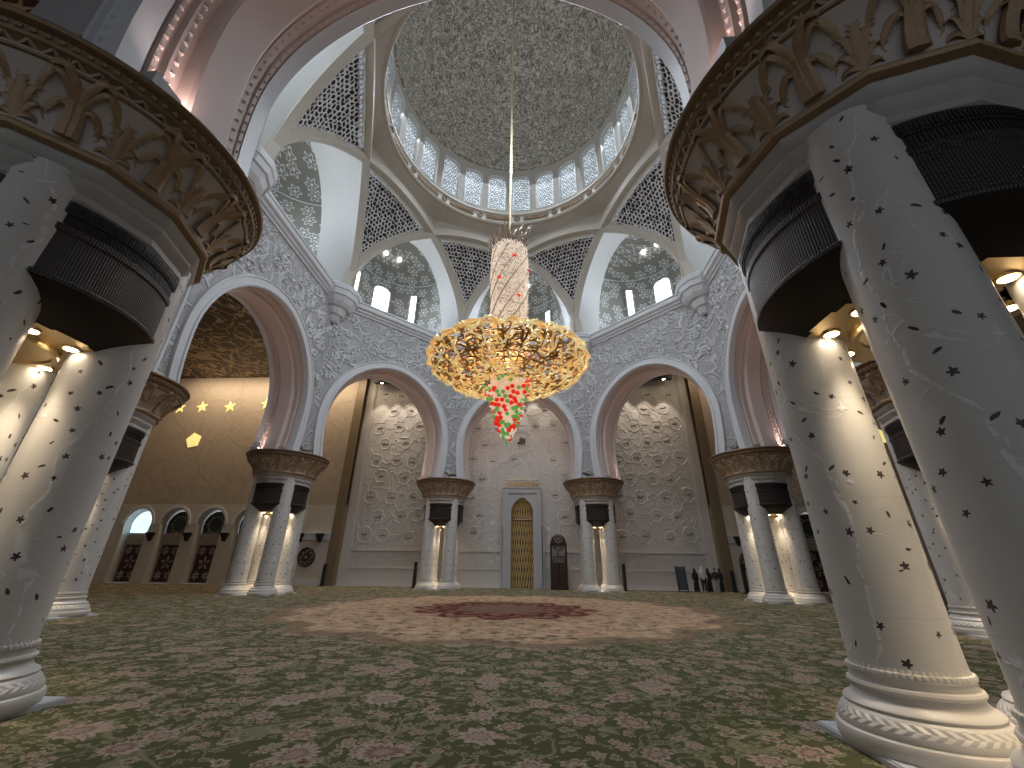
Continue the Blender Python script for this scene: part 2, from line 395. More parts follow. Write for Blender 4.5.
def holed(mb, P, W, zb, zt, fn, zc=None):
    """rectangle [-W,W]x[zb,zt] with the open-bottom outline P cut out, mapped by fn(u,z)"""
    zc = zc if zc is not None else (P[0][1]+max(p[1] for p in P))/2
    O = []
    for (u, z) in P:
        du, dz = u, z-zc; s = min(W/abs(du) if abs(du) > 1e-6 else 1e9, (zt-zc)/dz if dz > 1e-6 else 1e9, (zb-zc)/dz if dz < -1e-6 else 1e9)
        O.append((du*s, zc+dz*s))
    O[0] = (-W, P[0][1]); O[-1] = (W, P[-1][1])
    for i in range(len(O)):
        if O[i][1] <= P[0][1]+1e-6 and 0 < i < len(O)-1: O[i] = ((-W if P[i][0] < 0 else W), max(P[i][1], zb))
    for cx in (-W, W):
        i = min(range(len(O)), key=lambda k: hyp(O[k][0]-cx, O[k][1]-zt)); O[i] = (cx, zt)
    n = len(P)
    mb.add([fn(*p) for p in P]+[fn(*p) for p in O], [(i, i+1, n+i+1, n+i) for i in range(n-1)])

T225 = tan(rad(22.5))
for nm, deg in FAC.items():
    pl = fplace(deg); P = arch_pts()
    mb = MB()
    NN = normals(P); Pi = [(p[0]+n[0]*.02, p[1]+n[1]*.02) for p, n in zip(P, NN)]
    Pf = [(p[0]+n[0]*.4, max(ZB, p[1]+n[1]*.4)) for p, n in zip(P, NN)]
    holed(mb, Pf, A0*T225, ZB, ZT+.6, lambda u, z: pl(u, 0, z), AC)
    mb2 = MB()
    holed(mb2, Pf, (A0+TH)*T225, ZB, 20.6, lambda u, z: pl(u, TH, z), AC)
    w = struct(mb.build('wall_'+nm, W_RELIEF))
    struct(mb2.build('outer_face', W_DARK, w))
    arch = list(zip(P, NN))
    ab = MB()   # archivolts on both faces
    for (s, t0) in ((1, 0), (-1, TH)):
        pr = [(.30, t0+.25*s), (.30, t0-.10*s), (.36, t0-.14*s), (.46, t0-.14*s), (.50, t0-.09*s), (.80, t0-.09*s), (.84, t0-.15*s), (.92, t0-.15*s), (.96, t0+.02*s), (.96, t0+.1*s)]
        ab.sweep(arch, pr, pl)
    for (s, t0) in ((-1, TH),):      # carved diamond band along the archivolt
        L_ = 0; last = None
        for (pp, nn_) in arch:
            q = (pp[0]+nn_[0]*.65, pp[1]+nn_[1]*.65)
            if last is None or hyp(q[0]-last[0], q[1]-last[1]) > .2:
                if last is not None:
                    m = int(hyp(q[0]-last[0], q[1]-last[1])/.2)
                    for k in range(m):
                        x_, z_ = lerp(last[0], q[0], (k+.5)/m), lerp(last[1], q[1], (k+.5)/m); c_ = pl(x_, t0-.09*s, z_)
                        ab.ball(c_, .07, 4, 2)
                last = q
    struct(ab.build('archivolt', W_PLAIN, w, True, 30))
    sf = MB()   # stepped reveal between the two faces
    st = [(.34,.18),(.34,.3),(.27,.32),(.27,.40),(.31,.42),(.31,.48),(.22,.52),(.22,.72),(.26,.74),(.26,.80),(.05,.86),(.0,.92),(-.01,1.3),(.0,1.73),(.05,1.79),(.26,1.85),(.26,1.91),(.22,1.93),(.22,2.13),(.31,2.17),(.31,2.23),(.27,2.25),(.27,2.33),(.34,2.35),(.34,2.47)]
    sf.sweep(arch, st, pl, False)
    for t0 in (.36, 2.29, .62, 2.03):       # small carved diamonds along the edge mouldings
        e_ = .27 if t0 in (.36, 2.29) else .22; last = None
        for (pp, nn_) in arch:
            q = (pp[0]+nn_[0]*e_, pp[1]+nn_[1]*e_)
            if last is not None:
                L_ = hyp(q[0]-last[0], q[1]-last[1]); m = max(1, int(round(L_/.24)))
                for k in range(m): x_, z_ = lerp(last[0], q[0], (k+.5)/m), lerp(last[1], q[1], (k+.5)/m); sf.ball(pl(x_, t0, z_), .055, 4, 2)
            last = q
    struct(sf.build('arch_reveal', W_SOFFIT, w, True, 25))
    im = MB()
    for sx in (-1, 1):
        for t0, t1 in ((.14,.60),(2.05,2.51)):
            x0 = 4.26; x1 = 4.62
            vs = [(sx*x0, t0), (sx*x1, t0), (sx*x1, t1), (sx*x0, t1)]
            im.add([pl(a, b, z) for z in (ZB, ZB+.24) for a, b in vs], [(0,1,2,3),(4,5,6,7),(0,1,5,4),(1,2,6,5),(2,3,7,6),(3,0,4,7)])
    struct(im.build('impost', W_DARK, w))
    # cornice along the top of the inner face
    cn = MB(); prof = [(0,-.55),(-.10,-.55),(-.12,-.42),(-.26,-.32),(-.28,-.2),(-.46,-.08),(-.48,.1),(-.42,.16),(-.42,.3),(-.5,.34),(-.5,.48),(0,.48)]
    for (t, dz), (t2, dz2) in zip(prof, prof[1:]+prof[:1]):
        cn.add([pl(s*(A0+tt)*T225, tt, 21.52+zz) for tt, zz in ((t,dz),(t2,dz2)) for s in (-1,1)], [(0,1,3,2)])
    struct(cn.build('trim_%d' % (list(FAC).index(nm)+1), W_PLAIN))
    # raised carved floral clusters over the spandrels
    fl = MB(); r2 = random.Random(deg+3)
    def curl(cx, cz, s, a0, turns, hand):
        pts = []
        for i in range(15):
            q = i/14; a = a0+hand*turns*TAU*q; r = s*(1-.8*q)
            u, z = cx+r*cos(a), cz+r*sin(a)
            if abs(u) > (A0)*T225-.12 or z > 20.9 or z < 9: return
            pts.append(pl(u, -.015, z))
        fl.tube(pts, [.085-.05*i/14 for i in range(15)], 4)
    for i in range(230):
        u = r2.uniform(-5.9, 5.9); z = r2.uniform(9.2, 20.9)
        e = hyp(u, (z-AC)*.97 if z > AC else 0)
        if e < 6.15: continue
        s = r2.uniform(.25,.6); curl(u, z, s, r2.uniform(0,TAU), r2.uniform(.7,1.3), r2.choice((-1,1)))
        if r2.random() < .5:
            for k in range(5):
                a = TAU*k/5+i; uu, zz = u+s*.55*cos(a), z+s*.55*sin(a)
                if abs(uu) < 5.9 and zz < 20.9: fl.ball(pl(uu, -.01, zz),   .12, 5, 3)
    struct(fl.build('carved_relief', W_PLAIN, w, True))

# corbels at the corners under the ribs
RW = A0/cos(rad(22.5))
VANG = [22.5+45*i for i in range(8)]
cm = MB()
steps = [(.22,-2.85),(.42,-2.75),(.56,-2.5),(.62,-2.3),(.82,-2.22),(.95,-1.9),(.98,-1.72),(1.2,-1.64),(1.42,-1.35),(1.55,-1.05),(1.58,-.95),(1.70,-.9),(1.78,-.5),(1.86,-.42),(1.9,-.05),(1.82,.06),(.01,.06)]
cm.lathe(steps, 12, cap=False, a0=rad(15), a1=rad(375))
corb_me = cm.mesh('corbel', W_PLAIN, False)
for i, a in enumerate(VANG):
    struct(place('trim_%d' % (i+31), corb_me, None, (15.85*cos(rad(a)), 15.85*sin(rad(a)), 22.1), rad(a)))

# ------------------------------------------------------------------ interlaced ribs and pierced panels
RR, Z0, HR = 14.55, 21.9, 8.75
def VP(i): a = rad(VANG[i % 8]); return Vector((RR*cos(a), RR*sin(a), 0))
HC = RR*sin(rad(45))
def rib_pt(i, j, s, dr=0):
    """point on the arch from V_i to V_j, s in 0..1 along the chord"""
    p = VP(i).lerp(VP(j), s); x = (s-.5)*2
    return Vector((p.x, p.y, Z0+(HR+dr)*sqrt(max(0, 1-x*x))))
for i in range(8):
    j = i+2; A, B = VP(i), VP(j); n = ((A+B)/2).normalized()
    mb = MB(); K = 48; vs = []
    for k in range(K+1):
        th = PI*k/K; x = -cos(th)
        for (w, d) in ((-.27,0),(.27,0),(.27,.7),(-.27,.7)):
            p = A.lerp(B, (x+1)/2); ex = (B-A).normalized()*(d*x)
            vs.append((p.x+n.x*w+ex.x, p.y+n.y*w+ex.y, Z0+(HR+d)*sin(th)))
    fs = [(k*4+q, (k+1)*4+q, (k+1)*4+(q+1) % 4, k*4+(q+1) % 4) for k in range(K) for q in range(4)]
    mb.add(vs, fs); struct(mb.build('trim_%d' % (i+9), W_BEIGE, None, True, 30))
SX = .5-.5*(sin(rad(22.5))*RR*cos(rad(45))/cos(rad(22.5)))/HC    # chord parameter of the crossing
def panel_fn(i):
    def L(t): return rib_pt(i, i-2, SX*(t**1.6))
    def R_(t): return rib_pt(i, i+2, SX*(t**1.6))
    def Tp(s): return rib_pt(i-1, i+1, lerp(SX, 1-SX, s))
    l1, r1 = L(1), R_(1)
    d = Vector((cos(rad(VANG[i])), sin(rad(VANG[i])), 0))
    def F(s, t, off=0):
        p = L(t).lerp(R_(t), s)+(Tp(s)-l1.lerp(r1, s))*t**2.5
        p = p+d*(.2*sin(PI*s)*sin(PI*min(1, t)))
        return p+d*(off+.12)
    return F
def lattice(mb, inside, F, W, H, cell, th, seed, jit=.33, hole=(.55,.8), aniso=1.0):
    """openwork: jittered hexagon cells, each an inset ring with depth; F(x,y,off)->point"""
    r_ = random.Random(seed); cache = {}
    dx, dy = cell, cell*.866*aniso
    def corner(key, x, y):
        if key not in cache: cache[key] = (x+r_.uniform(-jit,jit)*cell*.55, y+r_.uniform(-jit,jit)*cell*.55)
        return cache[key]
    for row in range(int(H/dy)+2):
        for c in range(int(W/dx)+3):
            cx = -W/2+(c-.5+(row % 2)*.5)*dx; cy = row*dy
            ring = []
            for k in range(6):
                a = rad(60*k+30); x = cx+cell*.577*cos(a); y = cy+cell*.577*sin(a)*aniso
                ring.append(corner((round(x/cell*20), round(y/cell*20)), x, y))
            gx = sum(p[0] for p in ring)/6; gy = sum(p[1] for p in ring)/6
            ok = sum(1 for p in ring if inside(*p))
            if ok < 6 and not inside(gx, gy): continue
            if ok < 6: ring = [p if inside(*p) else clampin(inside, (gx, gy), p) for p in ring]
            h = r_.uniform(*hole); ox, oy = r_.uniform(-.12,.12)*cell, r_.uniform(-.12,.12)*cell
            hv = [min(.95, h*r_.uniform(.8,1.1)) for _ in range(6)]
            inn = [(gx+ox*.5+(p[0]-gx)*q, gy+oy*.5+(p[1]-gy)*q) for p, q in zip(ring, hv)]
            vs = [F(*p, 0) for p in ring]+[F(*p, 0) for p in inn]+[F(*p, th) for p in inn]
            fs = []
            for k in range(6): k2 = (k+1) % 6; fs += [(k, k2, 6+k2, 6+k), (6+k, 6+k2, 12+k2, 12+k)]
            mb.add(vs, fs)
def clampin(inside, g, p):
    lo, hi = 0., 1.
    for _ in range(9):
        m = (lo+hi)/2
        if inside(lerp(g[0],p[0],m), lerp(g[1],p[1],m)): lo = m
        else: hi = m
    return (lerp(g[0],p[0],lo), lerp(g[1],p[1],lo))
for i in range(8):
    F = panel_fn(i); H = 10.5
    wt = lambda t: (F(0,t)-F(1,t)).length
    Wm = wt(1)
    def ins(x, y): t = y/H; return 0.06 < t < .985 and abs(x) < wt(t)/2*.985
    def FF(x, y, off): t = min(1, max(.03, y/H)); return F(min(1, max(0, .5+x/max(.2, wt(t)))), t, off)
    mb = MB(); lattice(mb, ins, FF, Wm+.6, H, .33, .05, 50+i, .55, (.72,.97), 1.35)
    root = struct(mb.build('trim_%d' % (i+17), LACE))
    bk = MB(); bk.grid(lambda s, t: F(lerp(.05, .95, s), lerp(.16, .97, t), .26), 10, 14); struct(bk.build('cavity', SHADE, root))  # dark sheet added behind the openwork; its colour stands for shade

# ------------------------------------------------------------------ soffit, inscription ring, drum, dome
mb = MB(); XR = .765*RR
K = 96
def octr(a):   # rotated octagon with its corners over the rib crossings
    k = rad(45); d = ((a % k)+k) % k-k/2; return (XR+.25)*cos(k/2)/cos(d)
vs = []; rows = [(1,30.0),(1,32.25),(0,32.75)]
for (q, z) in rows:
    for j in range(K): a = TAU*j/K; r = octr(a) if q else 9.75; vs.append((r*cos(a), r*sin(a), z))
mb.add(vs, [(i*K+j, i*K+(j+1) % K, (i+1)*K+(j+1) % K, (i+1)*K+j) for i in range(2) for j in range(K)])
struct(mb.build('ceiling', W_BEIGE))
bb = MB()
vs = []
for j in range(K):
    a = TAU*j/K; r = octr(a)+.02
    vs += [(r*cos(a), r*sin(a), 29.9), (r*cos(a), r*sin(a), 32.2)]
ring = MB(); ring.lathe([(9.8,32.7),(9.55,32.72),(9.5,32.95),(9.6,33.05),(9.66,33.15),(9.72,34.0),(9.68,34.08),(9.6,34.15),(9.62,34.35),(9.78,34.42),(9.95,34.5),(10.05,34.62)], 128, cap=False)
rg = struct(ring.build('trim_25', W_BEIGE, None, True, 30))
car = MB()
nC = 16
for k in range(nC):
    a0 = TAU*(k+.5)/nC
    half = .13
    for (r_in, r_out, z0, z1) in ((9.62,9.66,33.3,33.88),):
        def fnc(s, t): a = a0+(s-.5)*2*half; return ((9.655)*cos(a), (9.655)*sin(a), lerp(33.3,33.86,t))
        car.grid(fnc, 10, 1)
    a1 = TAU*k/nC; rr_ = []
    for q in range(15):
        w = TAU*q/14; a = a1+.026*cos(w); rr_.append((9.62*cos(a), 9.62*sin(a), 33.58+.26*sin(w)))
    car.tube(rr_, .05, 5)
struct(car.build('inscription_cartouches', GILTD, rg))
ins_ = MB(); r3 = random.Random(5)
for k in range(nC):
    a0 = TAU*(k+.5)/nC
    for q in range(16):
        a = a0+(q/15-.5)*.23; h = r3.uniform(.1,.4); z = 33.4+r3.uniform(0,.08)
        pts = [(9.62*cos(a+d), 9.62*sin(a+d), z+e) for d, e in ((0,0),(r3.uniform(-.006,.006),h*.5),(r3.uniform(-.008,.008),h))]
        ins_.tube(pts, .022, 4)
        if q % 3 == 0: ins_.tube([(9.62*cos(a+d), 9.62*sin(a+d), z+.05*cos(d*300)) for d in (-.015,-.005,.006,.018)], .022, 4)
struct(ins_.build('inscription', GILT, rg))
# drum
NW = 25; RD = 10.05; WZ0, WZ1 = 35.15, 40.1; DZ0, DZ1 = 34.5, 41.0
half = PI/NW*RD; ww = .90
def win_out(w=ww, z0=WZ0, z1=WZ1, n=14):
    P = [(-w, z0), (-w, lerp(z0, z1-w, .5))]
    for i in range(n+1): a = PI-PI*i/n; c_, s_ = cos(a), sin(a); P.append((w*math.copysign(abs(c_)**.8, c_), z1-w*.8+w*.8*max(0, s_)**.8))
    return P+[(w, lerp(z0, z1-w, .5)), (w, z0)]
drum = MB()
WA = [TAU*(k-.14)/NW+PI/2 for k in range(NW)]
for a0 in WA:
    def fm(u, z, r=RD): a = a0+u/RD; return (r*cos(a), r*sin(a), z)
    P = win_out()
    n0 = len(drum.v)
    holed(drum, P, half, WZ0, DZ1, fm, 37.6)
    drum.grid(lambda s, t: fm(lerp(-half, half, s), lerp(DZ0, WZ0, t)), 4, 1)
    n = len(P); drum.add([fm(*p) for p in P]+[fm(*p, RD+.4) for p in P], [(i, i+1, n+i+1, n+i) for i in range(n-1)]+[(n-1, 0, n, 2*n-1)])
struct(drum.build('wall_drum', plain('grey_drum_plaster', (.42,.40,.355), .6, nz=.05), None))
lm = MB()
PW = win_out()
def inw(x, y): z = y+WZ0; return abs(x) < ww-.03 and (z < WZ1-ww*.8 or (abs(x)/(ww-.03))**2.5+((z-(WZ1-ww*.8))/(ww*.8-.03))**2.5 < 1) and y > .04
def FW(x, y, off): return (RD*cos(x/RD)+.15+off, RD*sin(x/RD), WZ0+y)
lattice(lm, inw, FW, 2.1, 5.1, .31, .06, 3, .48, (.66,.9))
lat_me = lm.mesh('window_lattice', plain('lattice_stone', (.42,.43,.44), .7))
pm = MB(); n = len(PW); pm.add([(RD*cos(u/RD)+.38, RD*sin(u/RD), z) for u, z in PW], [tuple(range(n))]); pane_me = pm.mesh('window_pane', DAY)
fm_ = MB(); pts = [(RD*cos(u/RD)-.01, RD*sin(u/RD), z) for u, z in win_out(ww+.03)]; fm_.tube(pts, .05, 4); frame_me = fm_.mesh('window_frame', W_PLAIN)
for k, a in enumerate(WA):
    w = struct(place('window_%d' % (k+1), frame_me, None, (0,0,0), a))
    struct(place('lattice', lat_me, w)); struct(place('pane', pane_me, w))
dm = MB()
prof = [(10.05,41.0),(9.8,41.0),(9.75,41.15),(9.95,41.3)]
for i in range(1, 25): a = PI/2*i/24; prof.append((9.95*cos(a), 41.3+11.2*sin(a)))
dm.lathe(prof, 96, cap=False)
struct(dm.build('ceiling_dome', DOME, None, True))

# ------------------------------------------------------------------ upper apses with windows behind the ribs
wi = NW
for nm, deg in FAC.items():
    a = rad(deg); n = Vector((cos(a), sin(a), 0)); tx = Vector((-sin(a), cos(a), 0))
    i = [k for k in range(8) if abs(((VANG[k]+22.5-deg+180) % 360)-180) < 1][0]
    # reveal: from the pointed rib opening outward to an arch on the facet plane
    K = 20; rib = [rib_pt(i, i+2, SX*(k/K)**1.4) for k in range(K+1)]+[rib_pt(i+1, i-1, SX*(k/K)**1.4) for k in range(K-1, -1, -1)]
    N = len(rib)-1; AW = 5.0; tout = 16.5
    outer = []
    for k in range(N+1):
        th = PI*k/N; x = -AW*cos(th); h = 11.2*max(0., sin(th))**.85
        outer.append(n*tout+tx*x+Vector((0,0,21.9+h)))
    mb = MB(); vs = []
    for r, o in zip(rib, outer):
        for q in range(5): vs.append(r.lerp(o, q/4))
    mb.add(vs, [(k*5+q, (k+1)*5+q, (k+1)*5+q+1, k*5+q+1) for k in range(N) for q in range(4)])
    ap = struct(mb.build('wall_apse_'+nm, plain('apse_plaster', (.47,.47,.45), .5, nz=.05), None, True, 60))
    # apse: half cylinder with half dome
    HW = 31.0; DP = 5.1
    def ang(s): return lerp(-PI/2, PI/2, s)
    def apse(s, z, dr=0): q = ang(s); return n*(tout+(DP+dr)*cos(q))+tx*((AW+dr)*sin(q))+Vector((0,0,z))
    wn = [(.27,.36,23.6,29.6,True), (.5,.95,23.6,29.9,False), (.73,.36,23.6,29.6,True)]
    mb = MB()
    mb.grid(lambda s, t: apse(s, lerp(21.6, HW, t)), 30, 1, lambda s, t: (s*15.7, lerp(0, 9.4, t)))
    mb.grid(lambda s, t: n*(tout+DP*cos(ang(s))*cos(t*PI/2))+tx*(AW*sin(ang(s))*cos(t*PI/2))+Vector((0,0,HW+3.9*sin(t*PI/2))), 30, 10, lambda s, t: (s*15.7*cos(t*PI/2), 9.4+t*6))
    struct(mb.build('apse_shell', STARW, ap, True, 80))
    led = MB(); led.grid(lambda s, t: apse(s, 21.6)*(1-t)+(n*14.2+tx*(lerp(-5.9, 5.9, s))+Vector((0,0,21.6)))*t, 20, 1); struct(led.build('ledge', W_PLAIN, ap))
    mo = MB(); mo.tube([apse(s/24, HW, -.02) for s in range(25)], .06, 6); struct(mo.build('moulding', W_PLAIN, ap))
    for (s0, hw, z0, z1, flat) in wn:
        wi += 1
        q0 = ang(s0); c0 = n*(tout+(DP-.06)*cos(q0))+tx*((AW-.06)*sin(q0)); nn = (n*(cos(q0)/DP)+tx*(sin(q0)/AW)).normalized(); tt = Vector((0,0,1)).cross(nn)
        P = [(-hw, z0), (-hw, z1), (hw, z1), (hw, z0)] if flat else win_out(hw, z0, z1)
        fr = MB(); fr.tube([tuple(c0+tt*u-nn*.06+Vector((0,0,z))) for u, z in P], .10, 5); w = struct(fr.build('window_%d' % wi, W_PLAIN))
        pm = MB(); pm.add([tuple(c0+tt*u-nn*.08+Vector((0,0,z))) for u, z in P], [tuple(range(len(P)))]); struct(pm.build('pane', DAYB, w))
        mu = MB()
        for k in range(1, 5): zz = lerp(z0, z1, k/5); mu.tube([tuple(c0+tt*u-nn*.12+Vector((0,0,zz))) for u in (-hw, hw)], .03, 4)
        if not flat: mu.tube([tuple(c0-nn*.12+Vector((0,0,zz))) for zz in (z0, z1)], .03, 4)
        struct(mu.build('glazing_bar', W_PLAIN, w))
    # small round lights high in the half dome
    for sx in (-.5, .5):
        wi += 1; el = rad(40); q0 = sx*.45
        c0 = n*(tout+(DP-.3)*cos(q0)*cos(el))+tx*((AW-.3)*sin(q0)*cos(el))+Vector((0,0,HW+3.7*sin(el)))
        pm = MB(); e1 = tx; e2 = (n*-sin(el)+Vector((0,0,cos(el)))); pm.add([tuple(c0+e1*.24*cos(TAU*k/12)+e2*.24*sin(TAU*k/12)) for k in range(12)], [tuple(range(12))])
        struct(pm.build('window_%d' % wi, DAYB))

# ------------------------------------------------------------------ floor, carpet, outer room
mb = MB(); mb.box(-40, 40, -40, 21, -.3, -.03); struct(mb.build('floor', W_PLAIN))
mb = MB(); mb.box(-39.5, 39.5, -39.5, 18.2, -.025, 0.); tag(mb.build('carpet', CARPET), 'green floral carpet with cream and red medallion covering the hall floor', 'carpet')
YQ, YW = 19.0, 18.2
mb = MB()   # aisle ceiling with the octagon left open
O = [((A0+TH)/cos(rad(22.5))*cos(rad(a)), (A0+TH)/cos(rad(22.5))*sin(rad(a))) for a in VANG]
S = []
for (x, y) in O: s = 1/max(abs(x)/39, (y/19.2 if y > 0 else -y/39)); S.append((x*s, y*s))
S2 = []
vs = [(*p, 20.45) for p in O]; fs = []
quad = [(39,19.2),(-39,19.2),(-39,-39),(39,-39)]
o8 = [(*p, 20.45) for p in O]; v4 = [(*p, 20.45) for p in quad]
# O order by VANG: 0 right-rear.. ; corners: 0 NE,1 NW,2 SW,3 SE
mb.add(o8+v4, [(8,1,0),(8,9,2,1),(9,3,2),(9,10,4,3),(10,5,4),(10,11,6,5),(11,7,6),(11,8,0,7)])
struct(mb.build('ceiling_aisle', CEILM))
for nm, x in (('west', -39), ('east', 39)):
    mb = MB(); mb.box(min(x, x*1.02), max(x, x*1.02), -39, 19.2, 0, 20.45); struct(mb.build('wall_'+nm, W_TAN))

# qibla wall (recessed centre panel)
XL, XR_ = -16.5, 17.2
def m_qibla():
    return m_relief('qibla_marble', (.55,.52,.50), (.47,.44,.42), .62, .22)
QW = m_qibla()
mb = MB(); mb.box(XL, XR_, YQ, YQ+.4, 0, 20.45); wq = struct(mb.build('wall_qibla', QW))
dad = MB()
dad.box(XL, XR_, YQ-.1, YQ, 0, 1.45); dad.box(XL, XR_, YQ-.16, YQ, 1.42, 1.52); dad.box(XL, XR_, YQ-.16, YQ, .0, .22)
for x in (XL, XR_-.75): dad.box(x, x+.75, YQ-.18, YQ, .0, 20.4)
for x in (XL+.75, XR_-.75-.12): dad.box(x, x+.12, YQ-.1, YQ, 1.5, 20.4)
dad.box(XL, XR_, YQ-.1, YQ, 2.9, 3.0)
struct(dad.build('dado', plain('qibla_dado_marble', (.54,.51,.49), .42, nz=.07), wq))
ros = MB(); cal = MB(); r4 = random.Random(11)
def stroke(cx, cz, pts, r=.035, y=YQ-.03): cal.tube([(cx+a, y, cz+b) for a, b in pts], r, 4)
def petal(cx, cz, R, n, rot):
    pts = []
    for k in range(n*8):
        a = TAU*k/(n*8); r = R*(.86+.14*abs(cos(n*a/2+rot))); pts.append((cx+r*cos(a), YQ-.005, cz+r*sin(a)))
    ros.tube(pts, .034, 4, closed=True)
row = 0; z = 4.3
while z < 19.3:
    x = XL+1.9+(1.0 if row % 2 else 0)
    while x < XR_-1.7:
        cx, cz = x+r4.uniform(-.3,.3), z+r4.uniform(-.25,.25)
        if not (abs(cx-.2) < 2.9 and cz < 9.8) and not (abs(cx-.12) < 2.2 and abs(cz-13) < 1.5):
            petal(cx, cz, r4.uniform(.54,.72), r4.choice((5,6,7)), r4.uniform(0,1))
            for (dx, dz) in ((2.0, 0), (1.0, 1.75), (-1.0, 1.75)):
                if r4.random() < .95:
                    m = r4.uniform(-.5,.5); pts = []
                    for q in range(9):
                        t = .33+.42*q/8; pts.append((cx+dx*t+m*sin(PI*q/8)*dz*.3, YQ-.005, cz+dz*t+m*sin(PI*q/8)))
                    if pts[-1][0] < XR_-1.1: ros.tube(pts, .028, 4)
            s = r4.uniform(.8,1.05)
            # a short dark brush-written word
            b = [(-.3,0),(-.15,-.05),(0,.0),(.1,-.06),(.22,.02),(.3,.0)]
            stroke(cx, cz, [(p*s, q*s+r4.uniform(-.02,.02)) for p, q in b], .03)
            for q in range(r4.choice((1,2,3))): xx = r4.uniform(-.2,.28); stroke(cx, cz, [(xx,-.02),(xx+r4.uniform(-.03,.03),r4.uniform(.10,.2))], .022)
            if r4.random() < .6: cal.ball((cx+r4.uniform(-.2,.2), YQ-.03, cz-.14), .035, 5, 3)
        x += 2.0
    z += 1.75; row += 1
# the large word high above the niche: alif, lam, lam, ha with shadda
def stroke_b(cx, cz, pts, r): stroke(cx, cz, [(p*.78, q*.78) for p, q in pts], r*.8)
cx, cz = .12, 13.2
for xx in (.42,): stroke_b(cx, cz, [(xx,-.35),(xx,.45)], .07)
stroke_b(cx, cz, [(.22,.45),(.2,-.28),(.1,-.33),(.02,-.28),(.0,.45)], .07)
stroke_b(cx, cz, [(.02,-.28),(-.12,-.32),(-.2,-.25),(-.2,.4)], .07)
stroke_b(cx, cz, [(-.2,-.28),(-.38,-.33),(-.5,-.22),(-.42,-.05),(-.3,-.1),(-.34,-.3)], .07)
stroke_b(cx, cz, [(-.16,.55),(-.1,.48),(-.05,.58),(.0,.48),(.05,.58)], .035)
petal(cx, cz, 1.35, 9, .2); petal(cx, cz, 1.18, 9, .2)
struct(ros.build('rosette_relief', plain('relief_marble', (.62,.60,.585), .4), wq, True)); struct(cal.build('calligraphy', plain('brown_black_script', (.05,.042,.038), .5), wq))
gi = MB(); r5 = random.Random(3)   # gilt inscription over the mihrab frame
for q in range(26):
    x = -1.35+q*.125; h = r5.uniform(.12,.4); gi.tube([(x, YQ-.05, 8.8), (x+r5.uniform(-.05,.05), YQ-.05, 8.8+h)], .045, 4)
    if q % 4 == 0: gi.tube([(x-.1+.06*k, YQ-.05, 8.8+.05*sin(k*2.)) for k in range(7)], .03, 4)
    if q % 5 == 2: gi.ball((x, YQ-.05, 9.25), .045, 5, 3)
gi.tube([(-1.4, YQ-.04, 8.66), (1.85, YQ-.04, 8.66)], .03, 4); gi.tube([(-1.4, YQ-.04, 9.36), (1.85, YQ-.04, 9.36)], .03, 4)
struct(gi.build('gilt_inscription', plain('bright_gilding', (.62,.46,.22), .3, .5), wq))
